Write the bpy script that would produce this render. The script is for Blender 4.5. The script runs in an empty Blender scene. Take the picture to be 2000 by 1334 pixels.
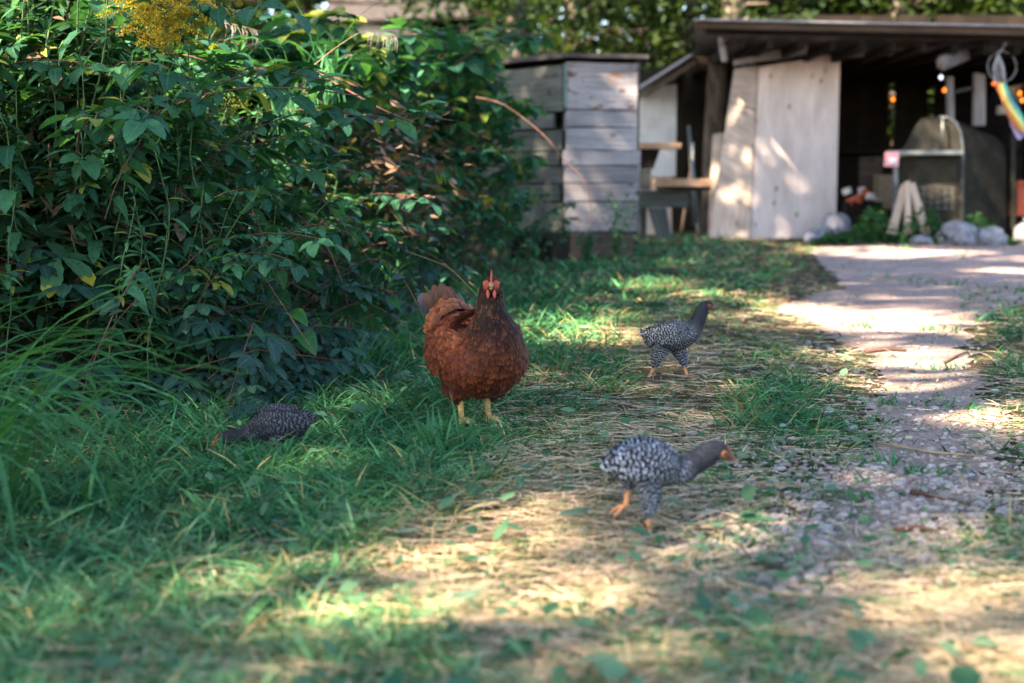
import bpy, math, random
import numpy as np
from mathutils import Vector, Matrix, Euler
rng = np.random.default_rng(11); random.seed(11)
R = math.radians
scene = bpy.context.scene
COL = scene.collection

# ------------------------------------------------------------------ camera, sky, sun, exposure
CAM_H, FPX, CX, CY = 0.68, 2778.0, 1000.0, 667.0
PITCH = math.atan((667 - 354) / FPX)
cam_d = bpy.data.cameras.new('camera'); cam = bpy.data.objects.new('camera', cam_d); COL.objects.link(cam)
cam.location = (0, 0, CAM_H); cam.rotation_euler = (math.pi / 2 - PITCH, 0, 0)
cam_d.lens = 50; cam_d.sensor_width = 36; cam_d.clip_end = 500; cam_d.clip_start = 0.05
cam_d.dof.use_dof = True; cam_d.dof.focus_distance = 4.15; cam_d.dof.aperture_fstop = 2.6
scene.camera = cam
SUN_EL = R(40); SUN_H = Vector((-0.77, -0.64, 0)).normalized()
SUN = Vector((SUN_H.x * math.cos(SUN_EL), SUN_H.y * math.cos(SUN_EL), math.sin(SUN_EL)))
world = bpy.data.worlds.new('World'); scene.world = world; world.use_nodes = True
wn = world.node_tree.nodes; wl = world.node_tree.links
sky = wn.new('ShaderNodeTexSky'); sky.sky_type = 'NISHITA'; sky.sun_disc = False
sky.sun_elevation = SUN_EL; sky.sun_rotation = math.atan2(SUN_H.x, SUN_H.y)
wl.new(sky.outputs[0], wn['Background'].inputs[0]); wn['Background'].inputs[1].default_value = 0.08
sun_d = bpy.data.lights.new('sun', 'SUN'); sun = bpy.data.objects.new('sun', sun_d); COL.objects.link(sun)
sun_d.energy = 5.0; sun_d.angle = R(0.53); sun_d.color = (1, 0.83, 0.62)
sun.rotation_euler = (-SUN).to_track_quat('-Z', 'Y').to_euler()
scene.view_settings.view_transform = 'Standard'; scene.view_settings.look = 'None'
scene.view_settings.gamma = 1; scene.view_settings.use_curve_mapping = False
scene.view_settings.exposure = 3.05
scene.cycles.use_denoising = True; scene.cycles.denoising_prefilter = 'ACCURATE'; scene.cycles.max_bounces = 6; scene.cycles.sample_clamp_indirect = 4; scene.cycles.transparent_max_bounces = 8

# ------------------------------------------------------------------ pixel -> place helpers
def ray(px, py):
    u = (px - CX) / FPX; v = (CY - py) / FPX
    return Vector((u, math.cos(PITCH) + v * math.sin(PITCH), -math.sin(PITCH) + v * math.cos(PITCH)))
def G(px, py, z=0.0):                       # the ground point seen at a pixel of the photograph
    d = ray(px, py); t = (z - CAM_H) / d.z
    return Vector((d.x * t, d.y * t, z))
def AT(px, py, Y):                          # the point at distance Y seen at a pixel
    d = ray(px, py); t = Y / d.y
    return Vector((d.x * t, Y, CAM_H + d.z * t))
def to_px(P):                               # ground points (n,3) -> pixel
    x, y, z = P[:, 0], P[:, 1], P[:, 2] - CAM_H
    c, s = math.cos(PITCH), math.sin(PITCH)
    dep = np.maximum(y * c - z * s, 0.2); up = y * s + z * c
    return CX + FPX * x / dep, CY - FPX * up / dep

# ------------------------------------------------------------------ mesh helpers
def make_mesh(name, V, faces, uv=None, col=None, mat=None, smooth=True):
    me = bpy.data.meshes.new(name)
    V = np.asarray(V, dtype=np.float32)
    if not isinstance(faces, (list, tuple)) or (len(faces) and not hasattr(faces[0], 'shape')):
        by = {}
        for f in faces: by.setdefault(len(f), []).append(f)
        faces = [np.array(a, dtype=np.int32) for a in by.values()]
    vi = np.concatenate([f.ravel() for f in faces]).astype(np.int32)
    sz = np.concatenate([np.full(len(f), f.shape[1], dtype=np.int32) for f in faces])
    st = np.concatenate([[0], np.cumsum(sz)[:-1]]).astype(np.int32)
    me.vertices.add(len(V)); me.vertices.foreach_set('co', V.ravel())
    me.loops.add(len(vi)); me.loops.foreach_set('vertex_index', vi)
    me.polygons.add(len(sz)); me.polygons.foreach_set('loop_start', st)
    me.polygons.foreach_set('use_smooth', np.full(len(sz), smooth, dtype=bool))
    if uv is not None:
        l = me.uv_layers.new(name='UVMap'); l.data.foreach_set('uv', np.asarray(uv, dtype=np.float32)[vi].ravel())
    if col is not None:
        a = me.color_attributes.new('col', 'FLOAT_COLOR', 'POINT')
        c = np.ones((len(V), 4), dtype=np.float32); c[:, :3] = col; a.data.foreach_set('color', c.ravel())
    me.update(calc_edges=True); me.validate()
    if mat: me.materials.append(mat)
    return me
def worg(o):
    p = Vector((0, 0, 0))
    while o is not None: p = p + o.location; o = o.parent
    return p
def tag(o, label=None, cat=None, group=None, kind=None):
    if label: o['label'] = label
    if cat: o['category'] = cat
    if group: o['group'] = group
    if kind: o['kind'] = kind
    return o
def link(name, me, parent=None):
    o = bpy.data.objects.new(name, me); COL.objects.link(o)
    if parent: o.parent = parent
    return o
def empty(name, loc, label, cat, group=None):
    o = bpy.data.objects.new(name, None); COL.objects.link(o); o.location = loc; o.empty_display_size = 0.05
    return tag(o, label, cat, group)
def part(name, V, F, mat, parent=None, uv=None, col=None, smooth=False):   # V in world space
    V = np.asarray(V, dtype=np.float64)
    if parent: V = V - np.array(worg(parent))
    return link(name, make_mesh(name, V, F, uv, col, mat, smooth), parent)
def box_between(name, a, b, z0, z1, th, mat, parent=None, z0b=None, z1b=None, jit=0.0):
    """board from ground point a to b, between two heights at each end, th thick towards the camera side of a->b"""
    a = Vector((a[0], a[1], 0)); b = Vector((b[0], b[1], 0)); d = (b - a); L = d.length; d = d / L
    n = Vector((d.y, -d.x, 0)) * th
    z0b = z0 if z0b is None else z0b; z1b = z1 if z1b is None else z1b
    V, uv = [], []; off = random.random() * 20
    NS = 4
    for off_n in (Vector((0, 0, 0)), n):
        for i in range(NS + 1):
            f = i / NS; p = a + d * L * f + off_n
            for zz in (z0 + (z0b - z0) * f, z1 + (z1b - z1) * f):
                V.append((p.x + random.uniform(-1, 1) * jit * .5, p.y + random.uniform(-1, 1) * jit * .5, zz + random.uniform(-1, 1) * jit))
                uv.append((L * f + off, zz + off * 1.7))
    m = 2 * (NS + 1); F = []
    for i in range(NS):
        k = 2 * i
        F += [(k, k + 1, k + 3, k + 2), (m + k, m + k + 2, m + k + 3, m + k + 1),
              (k + 1, m + k + 1, m + k + 3, k + 3), (k, k + 2, m + k + 2, m + k)]
    e = 2 * NS
    F += [(0, m, m + 1, 1), (e, e + 1, m + e + 1, m + e)]
    return part(name, V, F, mat, parent, uv)
def box(name, c, size, mat, parent=None, rz=0.0, tilt=None, taper=1.0):
    V, uv = [], []; off = random.random() * 20
    M = Matrix.Rotation(rz, 3, 'Z')
    if tilt: M = M @ Euler(tilt).to_matrix()
    for z in (-.5, .5):
        k = taper if z > 0 else 1
        for x, y in ((-.5, -.5), (.5, -.5), (.5, .5), (-.5, .5)):
            p = M @ Vector((x * size[0] * k, y * size[1] * k, z * size[2])) + Vector(c)
            V.append(p); uv.append((x * size[0] + y * size[1] + off, z * size[2] + off))
    F = [(3, 2, 1, 0), (4, 5, 6, 7), (0, 1, 5, 4), (1, 2, 6, 5), (2, 3, 7, 6), (3, 0, 4, 7)]
    return part(name, V, F, mat, parent, uv)
def tube_arrays(path, rad, nseg=8, cap=True):
    P = np.asarray(path, float); n = len(P); rad = np.broadcast_to(np.asarray(rad, float), (n,))
    T = np.gradient(P, axis=0); T /= np.linalg.norm(T, axis=1, keepdims=True) + 1e-9
    ref = np.array([0.13, 0.31, 0.94]) if abs(T[0][2]) < .9 else np.array([1., .1, 0])
    V = []; uv = []; s = 0
    for i in range(n):
        if i: s += np.linalg.norm(P[i] - P[i - 1])
        a = np.cross(T[i], ref); a /= np.linalg.norm(a) + 1e-9; b = np.cross(T[i], a)
        for k in range(nseg):
            an = 2 * math.pi * k / nseg
            V.append(P[i] + rad[i] * (a * math.cos(an) + b * math.sin(an))); uv.append((s, k / nseg))
    F = []
    for i in range(n - 1):
        for k in range(nseg):
            k2 = (k + 1) % nseg
            F.append((i * nseg + k, i * nseg + k2, (i + 1) * nseg + k2, (i + 1) * nseg + k))
    if cap:
        F.append(tuple(range(nseg - 1, -1, -1))); F.append(tuple((n - 1) * nseg + k for k in range(nseg)))
    return V, F, uv
def tube(name, path, rad, mat, parent=None, nseg=8, smooth=True):
    V, F, uv = tube_arrays(path, rad, nseg); return part(name, V, F, mat, parent, uv, smooth=smooth)
class MB:                                   # joins shapes of ONE part
    def __init__(s): s.V, s.F, s.uv, s.c = [], [], [], []
    def add(s, V, F, uv=None, col=(1, 1, 1)):
        n = len(s.V); s.V += [tuple(v) for v in V]; s.F += [tuple(i + n for i in f) for f in F]
        s.uv += list(uv) if uv is not None else [(0, 0)] * len(V); s.c += [tuple(col)] * len(V)
    def tube(s, path, rad, nseg=6, col=(1, 1, 1)): s.add(*tube_arrays(path, rad, nseg), col=col)
    def mesh(s, name, mat, smooth=True): return make_mesh(name, s.V, s.F, s.uv, np.array(s.c), mat, smooth)
    def part(s, name, mat, parent=None, smooth=True): return part(name, s.V, s.F, mat, parent, s.uv, np.array(s.c), smooth)

# batches of small leaf / blade / feather grids
def grid_tmpl(nu, prof):
    nv = len(prof); tu = np.tile(np.linspace(-1, 1, nu), nv); tv = np.repeat(np.linspace(0, 1, nv), nu)
    F = [(r * nu + c, r * nu + c + 1, (r + 1) * nu + c + 1, (r + 1) * nu + c) for r in range(nv - 1) for c in range(nu - 1)]
    return tu, tv, np.repeat(np.array(prof, float), nu), np.array(F, dtype=np.int32)
def unit(a): return a / (np.linalg.norm(a, axis=-1, keepdims=True) + 1e-9)
def batch(P, A, S, B, L, W, tmpl, col, N=None, cup=0.0):
    tu, tv, pr, F = tmpl; n = len(P); m = len(tu)
    L = np.broadcast_to(L, (n,))[:, None, None]; W = np.broadcast_to(W, (n,))[:, None, None]
    V = P[:, None] + A[:, None] * L * tv[None, :, None] + S[:, None] * W * (.5 * tu * pr)[None, :, None] + B[:, None] * L * (tv ** 2)[None, :, None]
    if N is not None: V = V + N[:, None] * W * cup * (np.abs(tu) ** 1.5 * pr)[None, :, None]
    FF = (F[None] + (np.arange(n) * m)[:, None, None]).reshape(-1, 4)
    uv = np.tile(np.stack([tu * .5 + .5, tv], 1), (n, 1))
    C = np.repeat(col, m, axis=0) if col.ndim == 2 else col
    return V.reshape(-1, 3), FF, uv, C
def merge(*bs):
    V, F, U, C, n = [], [], [], [], 0
    for v, f, u, c in bs:
        V.append(v); F.append(f + n); U.append(u); C.append(c); n += len(v)
    return np.concatenate(V), [np.concatenate(F)], np.concatenate(U), np.concatenate(C)

# ------------------------------------------------------------------ materials
def nodes(name):
    m = bpy.data.materials.new(name); m.use_nodes = True
    nt = m.node_tree; nt.nodes['Principled BSDF'].inputs['Specular IOR Level'].default_value = .12; return m, nt.nodes, nt.links, nt.nodes['Principled BSDF']
def ramp(N, stops):
    r = N.new('ShaderNodeValToRGB'); e = r.color_ramp.elements
    while len(e) < len(stops): e.new(0.5)
    for k, (p, c) in enumerate(stops): e[k].position = p; e[k].color = (*c, 1)
    return r
def mixc(N, L, fac, a, b, mode='MIX'):
    m = N.new('ShaderNodeMix'); m.data_type = 'RGBA'; m.blend_type = mode
    for sock, v in ((0, fac), (6, a), (7, b)):
        if hasattr(v, 'links') or hasattr(v, 'is_output'): L.new(v, m.inputs[sock])
        elif isinstance(v, (int, float)): m.inputs[sock].default_value = v
        else: m.inputs[sock].default_value = (*v, 1)
    return m.outputs[2]
def noise_tex(N, L, vec, scale, detail=4, rough=.6, dist=0.0):
    t = N.new('ShaderNodeTexNoise'); t.inputs['Scale'].default_value = scale; t.inputs['Detail'].default_value = detail
    t.inputs['Roughness'].default_value = rough; t.inputs['Distortion'].default_value = dist
    if vec is not None: L.new(vec, t.inputs['Vector'])
    return t
def mapping(N, L, vec, scale, loc=(0, 0, 0)):
    m = N.new('ShaderNodeMapping'); L.new(vec, m.inputs[0]); m.inputs[3].default_value = scale; m.inputs[1].default_value = loc
    return m.outputs[0]
def bump(N, L, h, bsdf, strength=.4, dist=.01):
    b = N.new('ShaderNodeBump'); b.inputs['Strength'].default_value = strength; b.inputs['Distance'].default_value = dist
    L.new(h, b.inputs['Height']); L.new(b.outputs[0], bsdf.inputs['Normal'])
def plain(name, c, rough=.6, metal=0.0, var=.25, scale=30, emit=None, es=0):
    m, N, L, B = nodes(name); tc = N.new('ShaderNodeTexCoord')
    n = noise_tex(N, L, tc.outputs['Object'], scale)
    d = tuple(v * (1 - var) for v in c); l = tuple(min(1, v * (1 + var)) for v in c)
    r = ramp(N, [(.3, d), (.7, l)]); L.new(n.outputs[0], r.inputs[0]); L.new(r.outputs[0], B.inputs['Base Color'])
    B.inputs['Roughness'].default_value = rough; B.inputs['Metallic'].default_value = metal
    bump(N, L, n.outputs[0], B, .2, .004)
    if emit: B.inputs['Emission Color'].default_value = (*emit, 1); B.inputs['Emission Strength'].default_value = es
    return m
def foliage(name, transl=.35, rough=.45, spec=.35):    # colour carried by the mesh's own attribute
    m, N, L, B = nodes(name); a = N.new('ShaderNodeAttribute'); a.attribute_name = 'col'
    uvn = N.new('ShaderNodeTexCoord')
    g = noise_tex(N, L, uvn.outputs['Object'], 25, 3)
    rr = ramp(N, [(.25, (.72, .72, .72)), (.75, (1.25, 1.22, 1.15))]); L.new(g.outputs[0], rr.inputs[0])
    c = mixc(N, L, 1.0, a.outputs[0], rr.outputs[0], 'MULTIPLY')
    L.new(c, B.inputs['Base Color']); B.inputs['Roughness'].default_value = rough; B.inputs['Specular IOR Level'].default_value = spec
    if transl > 0:
        t = N.new('ShaderNodeBsdfTranslucent'); tcol = mixc(N, L, 1.0, c, (1.5, 1.6, .55), 'MULTIPLY'); L.new(tcol, t.inputs[0])
        mx = N.new('ShaderNodeMixShader'); mx.inputs[0].default_value = transl
        L.new(B.outputs[0], mx.inputs[1]); L.new(t.outputs[0], mx.inputs[2]); L.new(mx.outputs[0], N['Material Output'].inputs[0])
    return m
def leafmat(name, c1, c2, vein, nveins=7, transl=.32, rough=.42, tip=None):
    """a leaf: colour varies from leaf to leaf, paler midrib and side veins, blotches"""
    m, N, L, B = nodes(name); oi = N.new('ShaderNodeObjectInfo'); tc = N.new('ShaderNodeTexCoord')
    pw = N.new('ShaderNodeMath'); pw.operation = 'POWER'; L.new(oi.outputs['Random'], pw.inputs[0]); pw.inputs[1].default_value = 2.2
    base = mixc(N, L, pw.outputs[0], c1, c2)
    sx = N.new('ShaderNodeSeparateXYZ'); L.new(tc.outputs['UV'], sx.inputs[0])
    def math_(op, a, b=None):
        q = N.new('ShaderNodeMath'); q.operation = op
        for k, v in ((0, a), (1, b)):
            if v is None: continue
            if isinstance(v, (int, float)): q.inputs[k].default_value = v
            else: L.new(v, q.inputs[k])
        return q.outputs[0]
    au = math_('ABSOLUTE', math_('SUBTRACT', sx.outputs[0], .5))
    mid = math_('LESS_THAN', au, .035)
    ph = math_('FRACT', math_('MULTIPLY', math_('SUBTRACT', sx.outputs[1], math_('MULTIPLY', au, .55)), float(nveins)))
    side = math_('LESS_THAN', math_('ABSOLUTE', math_('SUBTRACT', ph, .5)), .07)
    v = math_('MAXIMUM', mid, math_('MULTIPLY', side, .6))
    nz = noise_tex(N, L, tc.outputs['Object'], 40, 4)
    rr = ramp(N, [(.3, (.7, .7, .7)), (.72, (1.3, 1.25, 1.2))]); L.new(nz.outputs[0], rr.inputs[0])
    c = mixc(N, L, 1.0, base, rr.outputs[0], 'MULTIPLY')
    c = mixc(N, L, math_('MULTIPLY', v, .55), c, vein)
    if tip:
        n2 = noise_tex(N, L, tc.outputs['UV'], 3.0, 2)
        k = math_('GREATER_THAN', math_('ADD', sx.outputs[1], math_('MULTIPLY', n2.outputs[0], .4)), .98)
        c = mixc(N, L, math_('MULTIPLY', k, .8), c, tip)
    L.new(c, B.inputs['Base Color']); B.inputs['Roughness'].default_value = rough + .1; B.inputs['Specular IOR Level'].default_value = .14
    bump(N, L, ph, B, .35, .002)
    t = N.new('ShaderNodeBsdfTranslucent'); tcol = mixc(N, L, 1.0, c, (1.5, 1.6, .5), 'MULTIPLY'); L.new(tcol, t.inputs[0])
    mx = N.new('ShaderNodeMixShader'); mx.inputs[0].default_value = transl
    L.new(B.outputs[0], mx.inputs[1]); L.new(t.outputs[0], mx.inputs[2]); L.new(mx.outputs[0], N['Material Output'].inputs[0])
    return m
def wood(name, dark, light, grain=38, rough=.8, knots=True, stain=None, var=.35):
    m, N, L, B = nodes(name); tc = N.new('ShaderNodeTexCoord'); oi = N.new('ShaderNodeObjectInfo')
    g = noise_tex(N, L, mapping(N, L, tc.outputs['UV'], (2.2, grain, 1)), 1.0, 6, .65, .6)
    r = ramp(N, [(.28, dark), (.62, light)]); L.new(g.outputs[0], r.inputs[0])
    big = noise_tex(N, L, mapping(N, L, tc.outputs['UV'], (1.5, 3, 1)), 1.0, 4)
    rb = ramp(N, [(.3, (1 - var,) * 3), (.7, (1 + var * .5,) * 3)]); L.new(big.outputs[0], rb.inputs[0])
    c = mixc(N, L, 1.0, r.outputs[0], rb.outputs[0], 'MULTIPLY')
    ro = ramp(N, [(0, (.75, .75, .75)), (1, (1.15, 1.15, 1.15))]); L.new(oi.outputs['Random'], ro.inputs[0])
    c = mixc(N, L, 1.0, c, ro.outputs[0], 'MULTIPLY')
    if knots:
        v = N.new('ShaderNodeTexVoronoi'); v.inputs['Scale'].default_value = 1.0
        L.new(mapping(N, L, tc.outputs['UV'], (3.4, 6.5, 1)), v.inputs['Vector'])
        k = ramp(N, [(.07, (.35, .3, .28)), (.16, (1, 1, 1))]); L.new(v.outputs['Distance'], k.inputs[0])
        c = mixc(N, L, 1.0, c, k.outputs[0], 'MULTIPLY')
    if stain:
        n2 = noise_tex(N, L, mapping(N, L, tc.outputs['UV'], (3, 5, 1)), 1.0, 5, .7)
        k = ramp(N, [(.55, (0, 0, 0)), (.64, (1, 1, 1))]); L.new(n2.outputs[0], k.inputs[0])
        c = mixc(N, L, k.outputs[0], c, stain)
    L.new(c, B.inputs['Base Color']); B.inputs['Roughness'].default_value = rough
    bump(N, L, g.outputs[0], B, .5, .004)
    return m
def bark(name, dark, light):
    m, N, L, B = nodes(name); tc = N.new('ShaderNodeTexCoord')
    g = noise_tex(N, L, mapping(N, L, tc.outputs['Object'], (9, 9, 2.5)), 1.6, 7, .7, .8)
    r = ramp(N, [(.35, dark), (.68, light)]); L.new(g.outputs[0], r.inputs[0]); L.new(r.outputs[0], B.inputs['Base Color'])
    B.inputs['Roughness'].default_value = .9; bump(N, L, g.outputs[0], B, .9, .03)
    return m

M_soil, N, L, B = nodes('soil_and_thatch')
tc = N.new('ShaderNodeTexCoord')
n1 = noise_tex(N, L, tc.outputs['Object'], 6, 8, .65); n2 = noise_tex(N, L, tc.outputs['Object'], 90, 5, .7)
r1 = ramp(N, [(.35, (.035, .026, .017)), (.65, (.13, .098, .06))]); L.new(n1.outputs[0], r1.inputs[0])
r2 = ramp(N, [(.3, (.55, .55, .55)), (.7, (1.35, 1.3, 1.2))]); L.new(n2.outputs[0], r2.inputs[0])
L.new(mixc(N, L, 1.0, r1.outputs[0], r2.outputs[0], 'MULTIPLY'), B.inputs['Base Color']); B.inputs['Roughness'].default_value = .95
bump(N, L, n2.outputs[0], B, .8, .012)
M_path, N, L, B = nodes('dusty_gravel')
tc = N.new('ShaderNodeTexCoord')
n1 = noise_tex(N, L, tc.outputs['Object'], 2.5, 8, .7); n2 = noise_tex(N, L, tc.outputs['Object'], 130, 6, .75)
vo = N.new('ShaderNodeTexVoronoi'); vo.inputs['Scale'].default_value = 70; L.new(tc.outputs['Object'], vo.inputs['Vector'])
r1 = ramp(N, [(.3, (.38, .275, .23)), (.7, (.6, .46, .4))]); L.new(n1.outputs[0], r1.inputs[0])
r2 = ramp(N, [(.3, (.7, .7, .72)), (.7, (1.25, 1.22, 1.2))]); L.new(n2.outputs[0], r2.inputs[0])
r3 = ramp(N, [(0, (.8, .8, .85)), (1, (1.15, 1.1, 1.1))]); L.new(vo.outputs['Color'], r3.inputs[0])
c = mixc(N, L, 1.0, r1.outputs[0], r2.outputs[0], 'MULTIPLY'); c = mixc(N, L, 1.0, c, r3.outputs[0], 'MULTIPLY')
L.new(c, B.inputs['Base Color']); B.inputs['Roughness'].default_value = .95
bump(N, L, n2.outputs[0], B, 1.0, .02)
M_stone, N, L, B = nodes('pebble_stone')
at = N.new('ShaderNodeAttribute'); at.attribute_name = 'col'; tc = N.new('ShaderNodeTexCoord')
n2 = noise_tex(N, L, tc.outputs['Object'], 60, 6, .7); r2 = ramp(N, [(.3, (.7, .7, .7)), (.7, (1.2, 1.2, 1.2))]); L.new(n2.outputs[0], r2.inputs[0])
L.new(mixc(N, L, 1.0, at.outputs[0], r2.outputs[0], 'MULTIPLY'), B.inputs['Base Color']); B.inputs['Roughness'].default_value = .85
bump(N, L, n2.outputs[0], B, .5, .006)
M_grass = foliage('grass_blades', .14, .6, .1)
M_straw = foliage('dry_straw', .12, .6, .3)
M_under = foliage('undergrowth_leaves', .25, .6, .12)
M_crown = foliage('tree_leaves', .42, .6, .12)
M_flower = foliage('blossom', .3, .7, .1)
M_lance = leafmat('lance_leaf', (.018, .075, .04), (.09, .25, .1), (.1, .2, .09), 5)
M_rasp = leafmat('bramble_leaf', (.017, .075, .046), (.085, .26, .125), (.1, .2, .11), 8)
M_yel = leafmat('yellowing_leaf', (.16, .22, .045), (.3, .3, .06), (.4, .4, .15), 7)
M_creep = leafmat('creeper_leaf', (.016, .05, .042), (.036, .1, .072), (.1, .2, .13), 7, .22, .36)
M_red = leafmat('reddened_leaf', (.16, .05, .05), (.3, .08, .09), (.3, .15, .12), 7, .22)
M_tip = leafmat('yellow_tipped_leaf', (.05, .15, .07), (.07, .18, .08), (.14, .26, .12), 7, .3, .42, (.5, .4, .03))
M_blade = leafmat('long_grass_blade', (.045, .16, .07), (.08, .24, .10), (.1, .26, .12), 1, .3)
M_pale = leafmat('pale_fallen_leaf', (.1, .17, .12), (.24, .3, .24), (.3, .4, .3), 6, .25)
M_stem = plain('green_stem', (.09, .14, .06), .6)
M_cane = plain('brown_cane', (.11, .058, .045), .6)
M_drystem = plain('dry_stem', (.3, .23, .13), .7)
M_seed = plain('grass_seed_head', (.3, .24, .22), .8)
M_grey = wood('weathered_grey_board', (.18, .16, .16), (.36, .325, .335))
M_greyd = wood('weathered_dark_or_shaded_board', (.035, .037, .033), (.12, .125, .112))  # darker copy of the grey board; holds the shade on the hut's left face
M_greys = wood('stained_grey_board', (.18, .16, .16), (.36, .325, .335), stain=(.13, .05, .022))
M_ply = wood('weathered_plywood', (.6, .49, .46), (.76, .64, .61), grain=10, var=.18)
M_plank = wood('pale_planks', (.33, .25, .21), (.54, .43, .37), grain=26, var=.3)
M_brown = wood('brown_timber', (.05, .034, .026), (.12, .085, .065))
M_darkw = wood('dark_shaded_timber', (.008, .006, .004), (.024, .017, .012))  # darker than the timber itself; shade under the roofs is in this tone
M_warmw = wood('warm_table_board', (.3, .17, .09), (.5, .3, .18), grain=30)
M_cut = wood('fresh_cut_wood', (.36, .26, .19), (.5, .38, .29), grain=30, knots=False, var=.12)
M_log = bark('log_bark', (.11, .1, .1), (.27, .25, .26))
M_bark = bark('grey_bark', (.06, .045, .035), (.2, .16, .13))
M_roof = plain('roof_felt', (.055, .048, .048), .8, 0, .4, 12)
M_tin = plain('tin_roof_edge', (.26, .25, .26), .45, .3, .3, 8)
M_white = plain('white_painted_board', (.55, .54, .55), .7, 0, .15, 6)
M_iron = plain('dark_sheet_iron', (.022, .02, .015), .5, .0, .4, 9)
M_ironl = plain('grey_sheet_steel', (.14, .15, .15), .38, .6, .35, 9)
M_rock = plain('pale_rock', (.24, .23, .25), .85, 0, .45, 14)
M_bulb = plain('orange_bulb', (.9, .4, .1), .4, 0, 0, 5, (1, .2, .012), .5)
M_bulbw = plain('white_bulb', (.8, .85, .95), .4, 0, 0, 5, (.8, .88, 1), .35)
M_wire = plain('black_wire', (.02, .02, .02), .5)
M_rope = plain('pale_cord', (.45, .45, .47), .7)

# ------------------------------------------------------------------ ground, path
def hnoise(x, y):
    return (.012 * np.sin(2.1 * x + 1.3 * y + .4) * np.sin(1.7 * y - .8 * x) + .007 * np.sin(5.3 * x + 2.2) * np.sin(4.7 * y + 1.1 * x)
            + .004 * np.sin(13 * x + 3 * y) * np.sin(11 * y - 4 * x))
def height(x, y): return hnoise(np.asarray(x, float), np.asarray(y, float))
xs = np.unique(np.concatenate([np.linspace(-60, -6, 20), np.arange(-6, 10, .09), np.linspace(10, 60, 18)]))
ys = np.unique(np.concatenate([np.linspace(-30, 0, 12), np.arange(0, 22, .09), np.linspace(22, 90, 24)]))
X, Y = np.meshgrid(xs, ys); nx = len(xs); ny = len(ys)
V = np.stack([X.ravel(), Y.ravel(), height(X, Y).ravel()], 1)
ii = (np.arange(ny - 1)[:, None] * nx + np.arange(nx - 1)[None]).ravel()
ground = link('ground', make_mesh('ground', V, [np.stack([ii, ii + 1, ii + nx + 1, ii + nx], 1).astype(np.int32)], mat=M_soil))
tag(ground, 'bare brown soil and thatch under the grass', kind='structure')
EDGE = [(468, 1690, 2300), (482, 1585, 2400), (510, 1600, 2500), (540, 1640, 2500), (565, 1640, 2350), (590, 1545, 2050), (605, 1500, 1960),
        (640, 1590, 1900), (700, 1680, 1890), (760, 1695, 1915), (820, 1690, 1960), (900, 1650, 1965), (980, 1600, 1925), (1060, 1500, 1830),
        (1150, 1400, 1720), (1334, 1280, 1620), (1700, 1100, 1500)]
ev = np.array([[*G(l, y)[:2], *G(r, y)[:2]] for y, l, r in EDGE])
tt = np.linspace(0, len(ev) - 1, 330)
el = np.stack([np.interp(tt, np.arange(len(ev)), ev[:, k]) for k in range(4)], 1)
el[:, 0] += np.cumsum(rng.normal(0, .02, 330)) * .3 + rng.normal(0, .025, 330); el[:, 2] += rng.normal(0, .03, 330)
NT = 60; fr = np.linspace(0, 1, NT)
PX = el[:, 0:1] * (1 - fr) + el[:, 2:3] * fr; PY = el[:, 1:2] * (1 - fr) + el[:, 3:4] * fr
V = np.stack([PX.ravel(), PY.ravel(), height(PX, PY).ravel() + .008], 1)
ii = (np.arange(329)[:, None] * NT + np.arange(NT - 1)[None]).ravel()
path = link('gravel_path', make_mesh('gravel_path', V, [np.stack([ii, ii + NT, ii + NT + 1, ii + 1], 1).astype(np.int32)], mat=M_path))
tag(path, 'dusty pale gravel track', kind='structure')

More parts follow.
